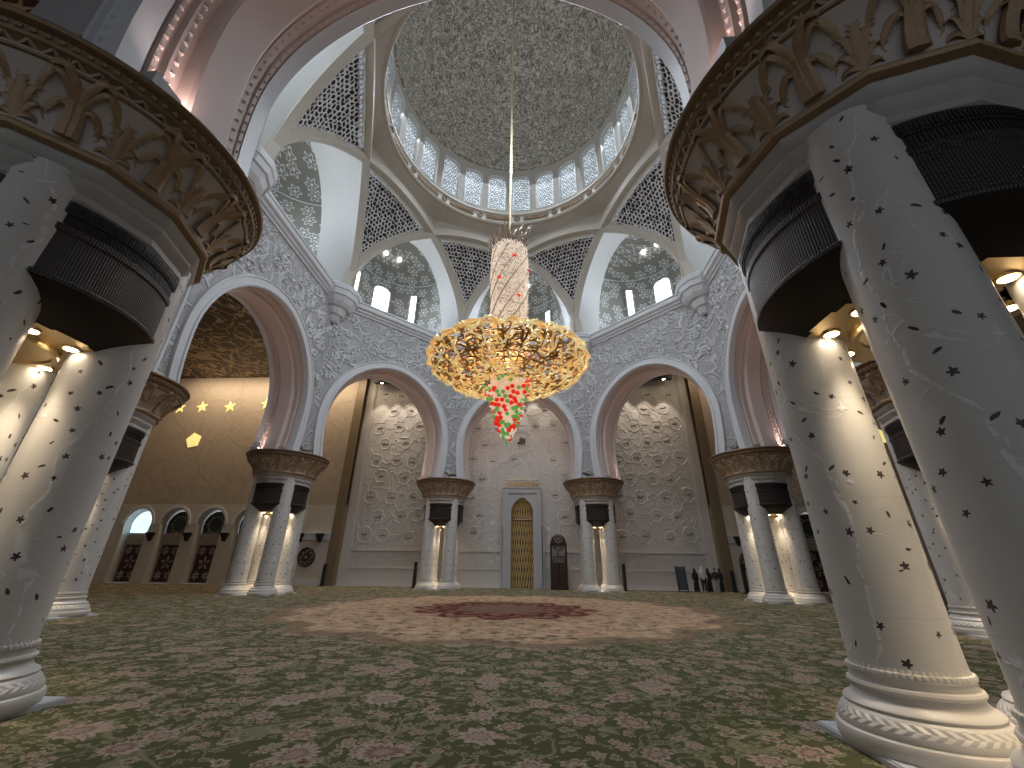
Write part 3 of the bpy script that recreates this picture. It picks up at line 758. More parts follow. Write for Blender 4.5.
# reveals and flanking walls
for nm, x0, x1 in (('back_wing_left', -39, XL), ('back_wing_right', XR_, 39)):
    mb = MB(); mb.box(x0, x1, YW, YW+.35, 6.9, 20.45)
    left = nm.endswith('left')
    w = struct(mb.build('wall_'+nm, W_TAN))
    rv = MB(); xx = XL if left else XR_; rv.box(xx-(.9 if left else 0), xx+(0 if left else .9), YW-.12, YQ+.02, 0, 20.4); struct(rv.build('reveal', W_GOLDREVEAL, w))
    # niche arcade
    cs = [-36.65, -33.0, -29.35, -25.7, -22.05] if left else [36.65, 33.0, 29.35, 25.7, 22.05]
    lo = MB(); pan = MB(); scr = MB(); flo = MB(); cap = MB(); arc = MB()
    for ci, cx in enumerate(cs):
        P = [(-1.2, .0), (-1.2, 2.)]+[(-1.2, lerp(3., 4.15, q/3)) for q in range(4)]+[(1.32*-cos(PI*q/20), 5.05+1.32*sin(PI*q/20)*1.08) for q in range(21)]+[(1.2, lerp(4.15, 3., q/3)) for q in range(4)]+[(1.2, 2.), (1.2, .0)]
        fnn = lambda u, z: (cx+u, YW, z)
        holed(lo, P, 1.825, 0, 6.9, fnn, 4.)
        n = len(P); lo.add([fnn(*p) for p in P]+[(cx+p[0], YW+.75, p[1]) for p in P], [(i, i+1, n+i+1, n+i) for i in range(n-1)])
        pan.add([(cx-1.4, YW+.74, 0), (cx+1.4, YW+.74, 0), (cx+1.4, YW+.74, 4.3), (cx-1.4, YW+.74, 4.3)], [(0,1,2,3)])
        arc.sweep([(p, q) for p, q in zip([(cx+1.4*-cos(PI*q/20), 5.05+1.5*sin(PI*q/20)) for q in range(21)], [(-cos(PI*q/20), sin(PI*q/20)) for q in range(21)])], [(0,0),(0,-.08),(.22,-.08),(.22,0)], lambda u, t, z: (u, YW+t, z))
        scr.box(cx-.95, cx+.95, YW+.64, YW+.72, .1, 3.25)
        for (dx, dz, R, k5) in ((0,1.7,.5,5),(-.48,2.75,.3,6),(.48,2.75,.3,6),(-.48,.65,.3,6),(.48,.65,.3,6)):
            for k in range(k5):
                a = TAU*k/k5+PI/2; flo.tube([(cx+dx+R*.25*cos(a), YW+.61, dz+R*.25*sin(a)), (cx+dx+R*.8*cos(a-.25), YW+.61, dz+R*.8*sin(a-.25)), (cx+dx+R*1.15*cos(a), YW+.61, dz+R*1.15*sin(a)), (cx+dx+R*.8*cos(a+.25), YW+.61, dz+R*.8*sin(a+.25))], .035, 4, closed=True)
        # glazed tympanum
        gl = MB(); gp = [(1.25*-cos(PI*q/16), 5.0+1.3*sin(PI*q/16)) for q in range(17)]+[(1.15,4.3),(-1.15,4.3)]
        gl.add([(cx+u, YW+.71, z) for u, z in gp], [tuple(range(len(gp)))]); wi += 1
        g_ = struct(gl.build('window_%d' % wi, AQUA if (left and ci == 0) else DKGLASS))
        tr = MB(); tr.tube([(cx+.7*cos(TAU*q/20), YW+.67, 5.1+.7*sin(TAU*q/20)) for q in range(20)], .05, 4, closed=True)
        for q in range(6): a = TAU*q/6; tr.tube([(cx+.7*cos(a), YW+.67, 5.1+.7*sin(a)), (cx+1.2*cos(a), YW+.67, 5.1+1.15*sin(a)*(1 if sin(a) > 0 else .7))], .035, 4)
        struct(tr.build('tracery', AQUA if (left and ci == 0) else W_DARK, g_))
        px = cx+(1.825 if left else -1.825)
        cap.lathe([(.12,3.55),(.2,3.7),(.3,3.95),(.42,4.15),(.45,4.3)], 4, (px, YW-.1, 0), a0=PI/4, a1=PI/4+TAU)
    x_in = -20.2 if left else 20.2
    lo.add([(x_in, YW, 0), (xx, YW, 0), (xx, YW, 6.9), (x_in, YW, 6.9)], [(0,1,2,3)])
    x_out = -38.5 if left else 38.5; lo.add([(x_out, YW, 0), (-39 if left else 39, YW, 0), (-39 if left else 39, YW, 6.9), (x_out, YW, 6.9)], [(0,1,2,3)])
    struct(lo.build('niche_arcade', W_LOW, w)); struct(pan.build('niche_back', W_TAN, w)); struct(arc.build('niche_archivolt', W_PLAIN, w, True))
    struct(scr.build('screen', WOODR, w)); struct(flo.build('screen_flowers', W_BEIGE, w)); struct(cap.build('pilaster_capital', BRONZE, w))
    mo = MB(); x0_, x1_ = sorted((x_in, xx-.92 if left else xx+.92)); mo.box(x0_, x1_, YW-.12, YW, 3.75, 4.35); mo.box(x0_, x1_, YW-.2, YW, 4.25, 4.4); mo.box(x0_, x1_, YW-.1, YW, 0, .45)
    cx = -18.3 if left else 18.9; mo_c = MB(); mo_c.lathe([(.12,3.55),(.2,3.7),(.3,3.95),(.42,4.15),(.45,4.3)], 4, (cx, YW-.25, 0), a0=PI/4, a1=PI/4+TAU)
    struct(mo.build('string_course', W_PLAIN, w)); struct(mo_c.build('pilaster_capital', BRONZE, w))
    # bronze rosette beside the reveal
    rz = MB(); rx = -19.35 if left else 19.6
    for k in range(8): a = TAU*k/8; rz.tube([(rx+.42*cos(a)+.26*cos(TAU*q/10), YW-.04, 2.3+.42*sin(a)+.26*sin(TAU*q/10)) for q in range(10)], .06, 4, closed=True)
    rz.tube([(rx+.78*cos(TAU*q/24), YW-.04, 2.3+.78*sin(TAU*q/24)) for q in range(24)], .07, 4, closed=True)
    struct(rz.build('bronze_rosette', WOODR, w))
    # gilt glass flowers on the wall
    sg = -1 if left else 1
    gl = MB()
    def starf(cx, cz, R, npt=5, inner=.42, rot=0):
        vs = [(cx, YW-.14, cz)]
        for k in range(npt*2): a = PI/2+rot+PI*k/npt; r = R*(1 if k % 2 == 0 else inner); vs.append((cx+r*cos(a), YW-.05, cz+r*sin(a)))
        gl.add(vs, [(0, 1+k, 1+(k+1) % (npt*2)) for k in range(npt*2)])
    for (fx, fz, R, inn) in ((-34.2,17.0,.72,.42),(-31.1,17.0,.72,.42),(-36.7,16.9,.7,.42),(-27.1,17.3,.72,.42),(-33.9,13.3,.85,.80)):
        starf(sg*-1*fx if not left else fx, fz, R, 5, inn, .2)
    struct(gl.build('lit_flower', YGLASS, w))
    br = MB(); r6 = random.Random(9)   # trailing mother-of-pearl blossoms
    for q in range(46):
        bx = (-24.3 if left else 24.3)+r6.gauss(0,.55)*1.2; bz = r6.uniform(6.6,14.5); bx += sin(bz*.8)*.5
        R = r6.uniform(.1,.24)
        for k in range(5): a = TAU*k/5+q; br.ball((bx+R*cos(a), YW-.05, bz+R*sin(a)), R*.45, 5, 3, (1,.3,1))
    br.tube([((-24.3 if left else 24.3)+sin(zz*.8*.5)*.5, YW-.03, zz*.5) for zz in range(13, 30)], .04, 4)
    struct(br.build('blossom_inlay', W_PLAIN, w, True))
# dropped dark lighting fascia near the back ceiling
for k, (x0, x1) in enumerate(((-15.5,-9.5),(-4,4.4),(8.2,15.5))):
    mb = MB(); mb.box(x0, x1, 17.5, 18.05, 19.35, 20.4); f = struct(mb.build('trim_%d' % (26+k), BLACKP))
    lb = MB()
    for q in range(4): x = lerp(x0+.8, x1-.8, q/3); lb.lathe([(.0,0),(.13,0)], 12, (x, 17.75, 19.33), cap=False)
    struct(lb.build('lamp_lens', LAMP, f))
# light levels of the lamps, the daylight and the added dome fill
E_SPOT, E_UP, E_CH, E_QB, E_COVE, E_APSE, E_DRUM, E_DOME, E_WORLD, EXPO = 260, 380, 600, 560, 1150, 230, 380, 60, .28, .16
# ------------------------------------------------------------------ column clusters
SP = .886
CC = {}
for i, nm in enumerate(('D','C','B','A','S1','F1','F2','S2')): a = rad(VANG[i]); CC[nm] = (RC*cos(a), RC*sin(a))
PH = {'A':'fully visible cluster at left', 'D':'fully visible cluster at right', 'B':'small far cluster left of the gold niche', 'C':'small far cluster right of the gold niche',
      'S1':'cluster behind the huge near left columns', 'S2':'cluster behind the huge near right columns', 'F1':'huge near cluster at left edge', 'F2':'huge near cluster at right edge'}
sh = MB(); sh.lathe([(.512,.70),(.511,.80),(.509,.9),(.508,1.2),(.508,6.9)], 56, cap=False, uvr=.54); shaft_me = sh.mesh('shaft', COLM, True, 60)
bs = MB(); bs.lathe([(0,.05),(.78,.05),(.795,.09),(.795,.17),(.78,.20),(.75,.215),(.755,.25),(.735,.30),(.70,.35),(.665,.385),(.65,.395),(.65,.41),(.66,.42),(.645,.445),(.59,.47),(.56,.51),(.55,.56),(.572,.57),(.58,.595),(.57,.62),(.54,.63),(.535,.70),(.55,.71),(.555,.735),(.545,.76),(.52,.765),(.512,.80)], 64, cap=False, uvr=.7)
base_me = bs.mesh('base', BASEM, True, 35)
r7 = random.Random(21)
for nm, (cx, cy) in CC.items():
    back = cy > 0
    for dx in (-1, 1):
        for dy in (-1, 1):
            # names seen from the camera
            pos = ('near' if dy < 0 else 'far')+'-'+('left' if dx < 0 else 'right')
            o = empty('marble_column', (cx+dx*SP, cy+dy*SP-(.10 if nm == 'F2' and dy < 0 else 0), 0), r7.uniform(0, .5)+rad(20))
            tag(o, 'inlaid marble column, %s one of the %s' % (pos, PH[nm]), 'column', 'inlaid marble columns'); o['kind'] = 'thing'
            place('shaft', shaft_me, o); place('base', base_me, o)
    pb = MB(); H = 1.62
    pb.box(cx-H, cx+H, cy-H, cy+H, 0, .045); pb.box(cx-H+.02, cx+H-.02, cy-H+.02, cy+H-.02, .045, .06)
    tag(pb.build('column_plinth', W_PLAIN), 'flat square marble slab under the '+PH[nm], 'plinth', 'slabs under the column clusters')

# capital
def poly12(r, a, z):
    f = max(0., min(1., (8.12-z)/.8)); k = rad(30); d = (a % k)-k/2
    return r*(1-f+f*cos(k/2)/cos(d)*1.0)
def bell_r(z): t = (z-7.32)/(8.14-7.32); return 1.93+.50*t**1.7
nk = MB(); nk.lathe([(1.62,6.35),(1.66,6.42),(1.66,6.55),(1.72,6.6),(1.70,6.72),(1.76,6.80),(1.80,6.88),(1.78,6.96),(1.85,7.04),(1.88,7.14),(1.86,7.18)], 72, rf=poly12, cap=False)
nk.lathe([(.01,6.38),(1.62,6.35)], 72, rf=poly12, cap=False)
neck_me = nk.mesh('neck', NECKM, True, 25)
nr = MB(); nr.lathe([(1.86,7.18),(1.97,7.20),(1.985,7.25),(1.97,7.30),(1.93,7.33)], 72, rf=poly12, cap=False); nring_me = nr.mesh('neck_ring', GILT, True, 25)
be = MB(); be.lathe([(bell_r(z), z) for z in [7.32+.82*q/12 for q in range(13)]], 96, rf=poly12, cap=False); bell_me = be.mesh('bell', CREAM, True, 30)
ri = MB(); ri.lathe([(2.34,8.07),(2.4,8.09),(2.42,8.14),(2.41,8.17),(2.45,8.23),(2.5,8.26),(2.515,8.3),(2.5,8.315),(2.515,8.43),(2.55,8.445),(2.6,8.47),(2.62,8.52),(2.6,8.56),(0.01,8.56)], 96, cap=False); rim_me = ri.mesh('rim', GILTD, True, 30)
rb = MB()
for k in range(110):
    a = TAU*k/110; rb.ball((2.50*cos(a), 2.50*sin(a), 8.375), .05, 5, 4)
for k in range(64):
    a0 = TAU*k/64; rb.tube([((2.43+e)*cos(a0+d), (2.43+e)*sin(a0+d), 8.19+e) for d, e in ((-.049,.04),(-.03,0),(0,-.04),(.03,0),(.049,.04))], .028, 4)
bead_me = rb.mesh('carved_beads', plain('worn_gilding', (.30,.215,.155), .5, .15, .25, 14), True)
def surf(da, z, off=.03):
    z = max(7.34, min(8.13, 7.34+(z-7.34)*1.18)); r = poly12(bell_r(z), da, z)+off; return (r*cos(da), r*sin(da), z)
def radial(p): v = Vector((p.x, p.y, 0)); return v.normalized()
pm_ = MB()   # one gilded palm: tapering trunk and arching fronds lying on the bell
for sx in (-1, 1):
    pm_.tube([surf(sx*.02, 7.34+.4*q/6, .02) for q in range(7)], [.095-.03*q/6 for q in range(7)], 5, .5, radial)
def frond(b, sx, span, z0, zt, z1, w):
    w *= 1.05
    pts = []; k = 11
    for q in range(k): t = q/(k-1); pts.append(surf(b+sx*span*t, (1-t)**2*z0+2*t*(1-t)*zt+t*t*z1, -.005+.03*sin(PI*t)))
    pm_.tube(pts, [max(.008, w*sin(PI*(.12+.86*q/(k-1)))**.7) for q in range(k)], 6, .22, radial)
    for q in range(2, k-1):     # leaflets along the rib
        p = Vector(pts[q]); d = Vector(pts[q+1])-Vector(pts[q-1]); d.normalize(); nn = d.cross(radial(p))
        for h in (-1, 1): pm_.tube([p, p+d*.06+nn*h*(w*1.3)], [w*.3, .006], 4, .5, radial)
for sx in (-1, 1):
    frond(0, sx, .235, 7.66, 8.28, 7.58, .075); frond(0, sx, .17, 7.62, 7.88, 7.44, .055); frond(0, sx, .15, 7.70, 8.2, 7.97, .06); frond(0, sx, .06, 7.7, 7.95, 7.98, .05)
palm_me = pm_.mesh('palm', GILT, True)
ps = MB(); pm_ = ps   # spiky plant between two palms
for sx in (-1, 1):
    frond(0, sx, .10, 7.36, 7.62, 7.58, .05); frond(0, sx, .065, 7.38, 7.72, 7.74, .05); frond(0, sx, .11, 7.36, 7.45, 7.40, .04)
frond(0, 1, .001, 7.36, 7.6, 7.82, .06)
spike_me = ps.mesh('spiky_plant', GILT, True)
CPH = {'A':'on the fully visible columns at left', 'D':'on the fully visible columns at right', 'B':'on the small far columns left of the gold niche', 'C':'on the small far columns right of the gold niche',
       'S1':'behind the huge near left columns', 'S2':'half hidden between the huge near right columns', 'F1':'looming huge in the upper left corner', 'F2':'looming huge in the upper right corner'}
# bronze canopy
RB = 1.665
def sect(s, r, hwd=34.5): a = rad(-90+lerp(-hwd, hwd, s)); return (r*cos(a), r*sin(a))
gp = MB()
gpf = [(1.0,5.26),(RB+.035,5.26),(RB+.04,5.31),(RB+.005,5.35),(RB,6.0),(RB+.02,6.03),(RB+.02,6.13),(RB-.01,6.15),(RB-.01,6.31),(RB+.02,6.33),(RB+.03,6.52),(1.0,6.52)]
gp.grid(lambda s, t: (lambda k: (*sect(s, gpf[k][0]), gpf[k][1]))(min(11, int(round(t*11)))), 30, 11, lambda s, t: (s*2, gpf[min(11, int(round(t*11)))][1]))
for sx in (0, 1): gp.add([(*sect(sx, r), z) for r, z in gpf], [tuple(range(len(gpf)))])
grille_me = gp.mesh('grille_panel', GRILLE, True, 30)
gs = MB()
for (z0, z1) in ((6.16,6.31),(6.36,6.49)):
    for q in range(44):
        s = .02+.96*q/44; R1 = RB+(.0 if z0 < 6.3 else .035); p = sect(s, R1); p2 = sect(s+.012, R1); p3 = sect(s, R1-.06); p4 = sect(s+.012, R1-.06)
        gs.add([(*p, z0), (*p2, z0), (*p2, z1), (*p, z1), (*p3, z0), (*p4, z0), (*p4, z1), (*p3, z1)], [(0,1,2,3),(0,4,5,1),(3,2,6,7),(0,3,7,4),(1,5,6,2)])
slot_me = gs.mesh('vent_slots', BLACK)
un = MB(); un.grid(lambda s, t: (*sect(s, lerp(RB+.02, 1.16, t), 34-4*t), 5.26-.46*t**.8), 24, 8); under_me = un.mesh('underside', BRONZE, True)
so = MB()
def inset(x, y): return all(hyp(x-a*SP, y-b*SP) > .50 for a in (-1,1) for b in (-1,1))
nn_ = 40
for i in range(nn_):
    for j in range(nn_):
        x0, x1, y0, y1 = [-1.2+2.4*q/nn_ for q in (i, i+1, j, j+1)]
        if inset((x0+x1)/2, (y0+y1)/2) and hyp((x0+x1)/2, (y0+y1)/2) < 1.2: so.add([(x0,y0,4.80),(x1,y0,4.80),(x1,y1,4.80),(x0,y1,4.80)], [(0,1,2,3)])
soff_me = so.mesh('soffit', BRASS)
dd = MB(); dd.lathe([(.01,4.76),(.52,4.76),(.58,4.74),(.60,4.70),(.66,4.70),(.68,4.75),(.68,4.80)], 40, cap=False); disc_me = dd.mesh('soffit_disc', BRASS, True, 30)
dl = MB(); dl.lathe([(.01,4.775),(.085,4.775),(.09,4.77),(.105,4.77),(.11,4.795)], 16, cap=False); dlr_me = dl.mesh('downlight', BRASS, True, 30)
db = MB(); db.lathe([(.005,4.765),(.082,4.765)], 14, cap=False); dlb_me = db.mesh('bulb', LAMP)
BPH = {'A':'between the fully visible left columns', 'D':'between the fully visible right columns', 'B':'between the small far columns left of the gold niche', 'C':'between the small far columns right of the gold niche',
       'S1':'on columns behind the huge near left ones', 'S2':'half hidden between the huge near right columns', 'F1':'huge on the near left columns', 'F2':'huge on the near right columns'}
for nm, (cx, cy) in CC.items():
    c = empty('palm_capital', (cx, cy, -.09)); tag(c, 'round cream and gilt palm-leaf capital '+CPH[nm], 'capital', 'palm capitals')
    for n_, me in (('neck', neck_me), ('neck_ring', nring_me), ('bell', bell_me), ('rim', rim_me)): r_ = place(n_, me, c)
    place('carved_beads', bead_me, r_)
    for k in range(12): place('palm_ornament', palm_me, c, (0,0,0), rad(30*k+15)); place('spiky_plant', spike_me, c, (0,0,0), rad(30*k))
    b = empty('bronze_light_box', (cx, cy, -.06)); tag(b, 'dark bronze grille box with downlights '+BPH[nm], 'light fixture', 'bronze light boxes')
    for k in range(4):
        g_ = place('grille_panel', grille_me, b, (0,0,0), k*PI/2); place('vent_slots', slot_me, g_)
        place('underside', under_me, b, (0,0,0), k*PI/2)
    place('soffit', soff_me, b); place('soffit_disc', disc_me, b)
    for k in range(4):
        for s in (-1, 1):
            v = Matrix.Rotation(k*PI/2, 3, 'Z') @ Vector((s*.27, -.88, 0))
            d_ = place('downlight', dlr_me, b, v); place('bulb', dlb_me, d_)

# ------------------------------------------------------------------ chandelier
ch = empty('chandelier', (0, 0, 8)); tag(ch, 'giant gold chandelier with crystal column and red green glass drop hanging under the dome', 'chandelier')
def wz(z): return z-8
R0 = 4.42; ZC = 12.48
def lens(r, up): q = sqrt(max(0, 1-(r/R0)**2)); return ZC+(  .12*q if up else -1.5*q)
r8 = random.Random(77)
sc1 = MB(); sc2 = MB(); lf = MB(); rl = MB()
def lens_pt(r, a, up, off=0):
    r = min(r, R0*.999); off = off*.4 if up else off; z = lens(r, up); e = (1 if up else -1)*off
    return Vector(((r+off*.4)*cos(a), (r+off*.4)*sin(a), wz(z+e)))
for q in range(640):
    up = q % 3 == 0; r = R0*sqrt(r8.uniform(.03, 1)); a = r8.uniform(0, TAU)
    hd = r8.uniform(0, TAU); hand = r8.choice((-1,1)); pts = []; L = r8.uniform(.7,1.5); x, y = r*cos(a), r*sin(a); k = 9
    for s in range(k):
        rr = min(R0*.995, hyp(x, y)); aa = math.atan2(y, x); pts.append(lens_pt(rr, aa, up, r8.uniform(.02,.10)+.16*sin(PI*s/(k-1))-(.0 if q % 2 else .22)))
        hd += hand*(.15+.75*(s/k)**2); x += L/k*cos(hd); y += L/k*sin(hd)
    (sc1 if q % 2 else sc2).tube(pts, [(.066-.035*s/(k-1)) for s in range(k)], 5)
    if r8.random() < .5:
        p = pts[-1]; lf.ball(p, r8.uniform(.05,.1), 6, 4, (1,1,.8))
    if q % 5 == 0: p = pts[6]; rl.tube([p, p+Vector((.1,.05,.06)), p+Vector((.22,-.03,.02))], [.02,.07,.01], 5, .5)
    if r8.random() < .4:
        p = pts[3]; d = Vector((r8.uniform(-1,1), r8.uniform(-1,1), r8.uniform(-.4,.4))).normalized()*.35
        lf.tube([p, p+d*.4+Vector((0,0,.04)), p+d], [.03,.09,.012], 5, .5)
for q in range(150):       # outer rim bundle
    a = TAU*q/150; da = r8.uniform(.06,.16); pts = [Vector(((R0+.05+.12*sin(3*t+q))*cos(a+da*t), (R0+.05+.12*sin(3*t+q))*sin(a+da*t), wz(ZC+r8.uniform(-.38,.08)))) for t in (0,.5,1,1.6)]
    sc1.tube(pts, [.04,.065,.055,.02], 5)
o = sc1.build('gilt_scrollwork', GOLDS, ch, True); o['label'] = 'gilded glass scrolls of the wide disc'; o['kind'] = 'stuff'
o = sc2.build('shaded_scrollwork', GOLDD, ch, True); o['kind'] = 'stuff'; o['label'] = 'inner gilded scrolls of the disc, coloured dark for shade'
o = lf.build('glass_leaves', LEAFG, ch, True); o['kind'] = 'stuff'
o = rl.build('red_glass_leaves', ORLF, ch, True); o['kind'] = 'stuff'
fr = MB()
for k in range(5): r = R0*(.25+.17*k); fr.tube([(r*cos(TAU*q/48), r*sin(TAU*q/48), wz(lens(r, False)+.1)) for q in range(48)], .045, 5, closed=True); fr.tube([(r*cos(TAU*q/48), r*sin(TAU*q/48), wz(lens(r, True)-.06)) for q in range(48)], .045, 5, closed=True)
for k in range(24): a = TAU*k/24; fr.tube([lens_pt(R0*s/8, a, False, -.1) for s in range(9)], .04, 4); fr.tube([lens_pt(R0*s/8, a, True, -.06) for s in range(9)], .04, 4)
fr.build('frame', GOLDD, ch)
# crystal column
ccol = MB(); core = MB(); core.lathe([(.98,wz(12.8)),(.98,wz(20.6))], 40, cap=True); core.build('column_core', plain('crystal_backing', (.52,.45,.38), .4, nz=.2, scale=3, emit=(1.,.80,.62), es=.05), ch, True)
for k in range(56):
    for q in range(80):
        if r8.random() < .14: continue
        z = 12.9+q*.097; a = TAU*k/56+q*.033; R = 1.12+.05*sin(z*1.1)+(.06 if (k+q//3) % 7 == 0 else 0)
        s = r8.uniform(.045,.085); x, y = R*cos(a), R*sin(a)
        ccol.add([(x+s*cos(a), y+s*sin(a), wz(z)), (x-s*sin(a), y+s*cos(a), wz(z)), (x, y, wz(z+s*.8)), (x+s*sin(a), y-s*cos(a), wz(z)), (x, y, wz(z-s*.8))], [(0,1,2),(0,2,3),(0,3,4),(0,4,1)])
o = ccol.build('crystal_beads', CRYS, ch); o['kind'] = 'stuff'
sp = MB()
for k in range(9):
    a0 = TAU*k/9; sp.tube([(1.2*cos(a0+t*.28), 1.2*sin(a0+t*.28), wz(13.0+t*.60)) for t in range(13)], .035, 4)
sp.build('spiral_band', GILT, ch)
fl_ = MB()
for k in range(6): a = TAU*k/6; fl_.tube([(0,0,0), (.08*cos(a), .03, .08*sin(a)), (.17*cos(a), .07, .17*sin(a))], [.02,.06,.01], 5, .4)
flow_me = fl_.mesh('red_flower', REDG, True)
for (a, z) in ((-1.25,19.2),(-1.0,16.3),(-.15,18.7),(-2.0,17.6),(1.2,17.),(2.4,18.2)):
    place('red_flower', flow_me, ch, (1.25*cos(a), 1.25*sin(a), wz(z)), a+PI/2)
crn = MB()
for q in range(150):
    a = r8.uniform(0, TAU); r = r8.uniform(.6,1.3); z = r8.uniform(20.2,20.9); o_ = r8.uniform(.1,.5); h = r8.uniform(.4,1.2)
    crn.tube([(r*cos(a), r*sin(a), wz(z)), ((r+o_*.4)*cos(a), (r+o_*.4)*sin(a), wz(z+h*.7)), ((r+o_)*cos(a+.1), (r+o_)*sin(a+.1), wz(z+h))], [.05,.035,.01], 4)
o = crn.build('crown_spray', plain('smoky_crystal', (.30,.22,.16), .25, .2, .4), ch); o['kind'] = 'stuff'
cb = MB(); cb.tube([(0,0,wz(20.5)), (0,0,wz(36)), (0,0,wz(52.4))], .085, 8); cb.build('suspension_cable', plain('brass_cable', (.55,.47,.30), .4, .4, .05), ch, True)
# glass drop
dk = MB(); dk.lathe([(1.0,wz(11.4)),(.9,wz(10.6)),(.55,wz(9.4)),(.2,wz(8.4)),(.02,wz(8.0))], 20, cap=False); dk.build('drop_core', ORNG, ch, True)
def berry(me_n, mat, rr):
    m = MB(); rr *= .82; m.ball((0,0,0), rr, 8, 6)
    for k in range(7): a = TAU*k/7; m.ball((rr*.7*cos(a), rr*.7*sin(a), .3*rr*cos(3*a)), rr*.45, 5, 4)
    return m.mesh(me_n, mat, True)
bmes = [('red_bloom', berry('red_bloom', REDG, .15)), ('green_bloom', berry('green_bloom', GREENG, .14)), ('white_bloom', berry('white_bloom', CRYS, .12))]
for q in range(260):
    z = 11.2-3.25*(q/259)**.85; R = .12+1.22*((z-7.9)/3.4)**.75; a = q*2.399
    n_, me = bmes[(0 if r8.random() < .36 else (1 if r8.random() < .55 else 2))]
    place(n_, me, ch, (R*cos(a)*r8.uniform(.82,1.1), R*sin(a)*r8.uniform(.82,1.1), wz(z)+r8.uniform(-.12,.12)), a)
tp = MB(); tp.lathe([(.01,wz(7.45)),(.05,wz(7.6)),(.1,wz(7.85)),(.06,wz(8.1))], 10, cap=False); tp.build('finial', GREENG, ch, True)

# ------------------------------------------------------------------ mihrab and minbar
mi = empty('mihrab_niche', (.2, YQ, 0)); mi.scale = (1,1,1.045); tag(mi, 'tall gold ribbed prayer niche in a pale grey marble frame on back wall', 'prayer niche')
y0 = -.85
f_ = MB()
for (a, b) in ((-1.72,-1.3),(1.3,1.72)): f_.box(a, b, y0, -.02, 0, 7.65)
f_.box(-1.72, 1.72, y0, -.02, 7.65, 8.1)
f_.box(-1.78, 1.78, y0-.06, -.02, 8.06, 8.2)
for a in (-1.74, 1.68): f_.box(a, a+.06, y0-.05, y0+.01, 0, 8.05)
f_.build('frame', plain('grey_blue_marble', (.44,.45,.47), .35, nz=.06), mi)
f2 = MB()
P = [(-1.02, 0), (-1.02, 3)]+[(-1.02, 6.0)]+[(1.02*-cos(PI*q/20), 6.0+1.12*sin(PI*q/20)+.18*max(0, 1-abs(q-10)/5)) for q in range(1, 20)]+[(1.02, 6.0), (1.02, 3), (1.02, 0)]
fn2 = lambda u, z: (u, y0+.12, z)
holed(f2, P, 1.3, 0, 7.66, fn2, 3.5)
n = len(P); f2.add([fn2(*p) for p in P]+[(p[0]*.98, y0+.25, p[1]) for p in P], [(i, i+1, n+i+1, n+i) for i in range(n-1)])
f2.build('spandrel', plain('pale_grey_marble', (.48,.48,.48), .4, nz=.06), mi)
f3 = MB()
f3.grid(lambda s, t: (1.0*-cos(PI*s), y0+.25+.36*sin(PI*s), lerp(0, 5.3, t)), 24, 12, lambda s, t: (s*3, t*5.3)); f3.build('ribbed_recess', MIHR, mi, True)
f4 = MB(); f4.grid(lambda s, t: (1.0*-cos(PI*s)*cos(t*PI/2)**.6, y0+.25+.36*sin(PI*s)*cos(t*PI/2)**.6, 5.55+1.72*sin(t*PI/2)), 24, 10, lambda s, t: (s*3, 6+t*2)); f4.build('gold_conch', MIHR, mi, True)
f5 = MB(); f5.tube([(1.02*-cos(PI*q/24), y0+.22+.36*sin(PI*q/24), 5.42) for q in range(25)], .10, 6); f5.tube([(1.02*-cos(PI*q/24), y0+.22+.36*sin(PI*q/24), 5.62) for q in range(25)], .05, 6); f5.build('band', GILT, mi, True)
f6 = MB()
for sx in (-1, 1):
    f6.lathe([(.13,0),(.15,.1),(.10,.2),(.09,.3),(.09,4.7),(.12,4.8),(.13,4.95)], 14, (sx*1.9, -.25, 0))
f6.build('colonnette', W_PLAIN, mi, True)
f7 = MB()
for x0, x1 in ((-3.0,-2.15),(2.0,2.85)):
    for q in range(14):
        cx_, cz_ = r8.uniform(x0, x1), r8.uniform(1.7, 5.2); R = r8.uniform(.1,.26)
        f7.tube([(cx_+R*(1-.7*s/12)*cos(s*.6), -.02, cz_+R*(1-.7*s/12)*sin(s*.6)) for s in range(13)], .025, 4)
f7.build('mother_of_pearl_inlay', plain('mother_of_pearl', (.78,.78,.80), .12), mi)['kind'] = 'stuff'

mb_ = empty('minbar', (3.35, 16.9, 0)); tag(mb_, 'tall dark carved wooden pulpit with arched crown right of the gold niche', 'pulpit')
a_ = MB(); 
for sx in (-1, 1): a_.box(sx*.62-.09, sx*.62+.09, -.1, .1, 0, 3.55); a_.box(sx*.62-.12, sx*.62+.12, -.13, .13, 0, .3); a_.box(sx*.62-.11, sx*.62+.11, -.12, .12, 2.05, 2.15)
a_.box(-.62, .62, -.1, .1, 3.35, 3.5); a_.box(-.72, .72, -.14, .14, 3.5, 3.6); a_.build('portal_frame', WOOD, mb_)
a_ = MB(); K = 24
ou = [(.68*-cos(PI*q/K), 3.6+.72*sin(PI*q/K)) for q in range(K+1)]
a_.add([(x, y, z) for y in (-.1,.1) for x, z in ou], [tuple(range(K+1))[::-1], tuple(K+1+q for q in range(K+1))]+[(q, q+1, K+2+q, K+1+q) for q in range(K)]); cr_ = a_.build('arched_crown', WOOD, mb_)
a_ = MB(); a_.tube([(.34*cos(TAU*q/20), -.11, 3.92+.3*sin(TAU*q/20)) for q in range(20)], .03, 4, closed=True)
for k in range(8): a = TAU*k/8; a_.tube([(0,-.11,3.92), (.3*cos(a), -.11, 3.92+.27*sin(a))], .018, 4)
a_.tube([(x*.97, -.11, z-.02) for x, z in ou], .03, 4); a_.build('star_rosette', plain('worn_bone_inlay', (.30,.25,.21), .5), cr_)
a_ = MB()
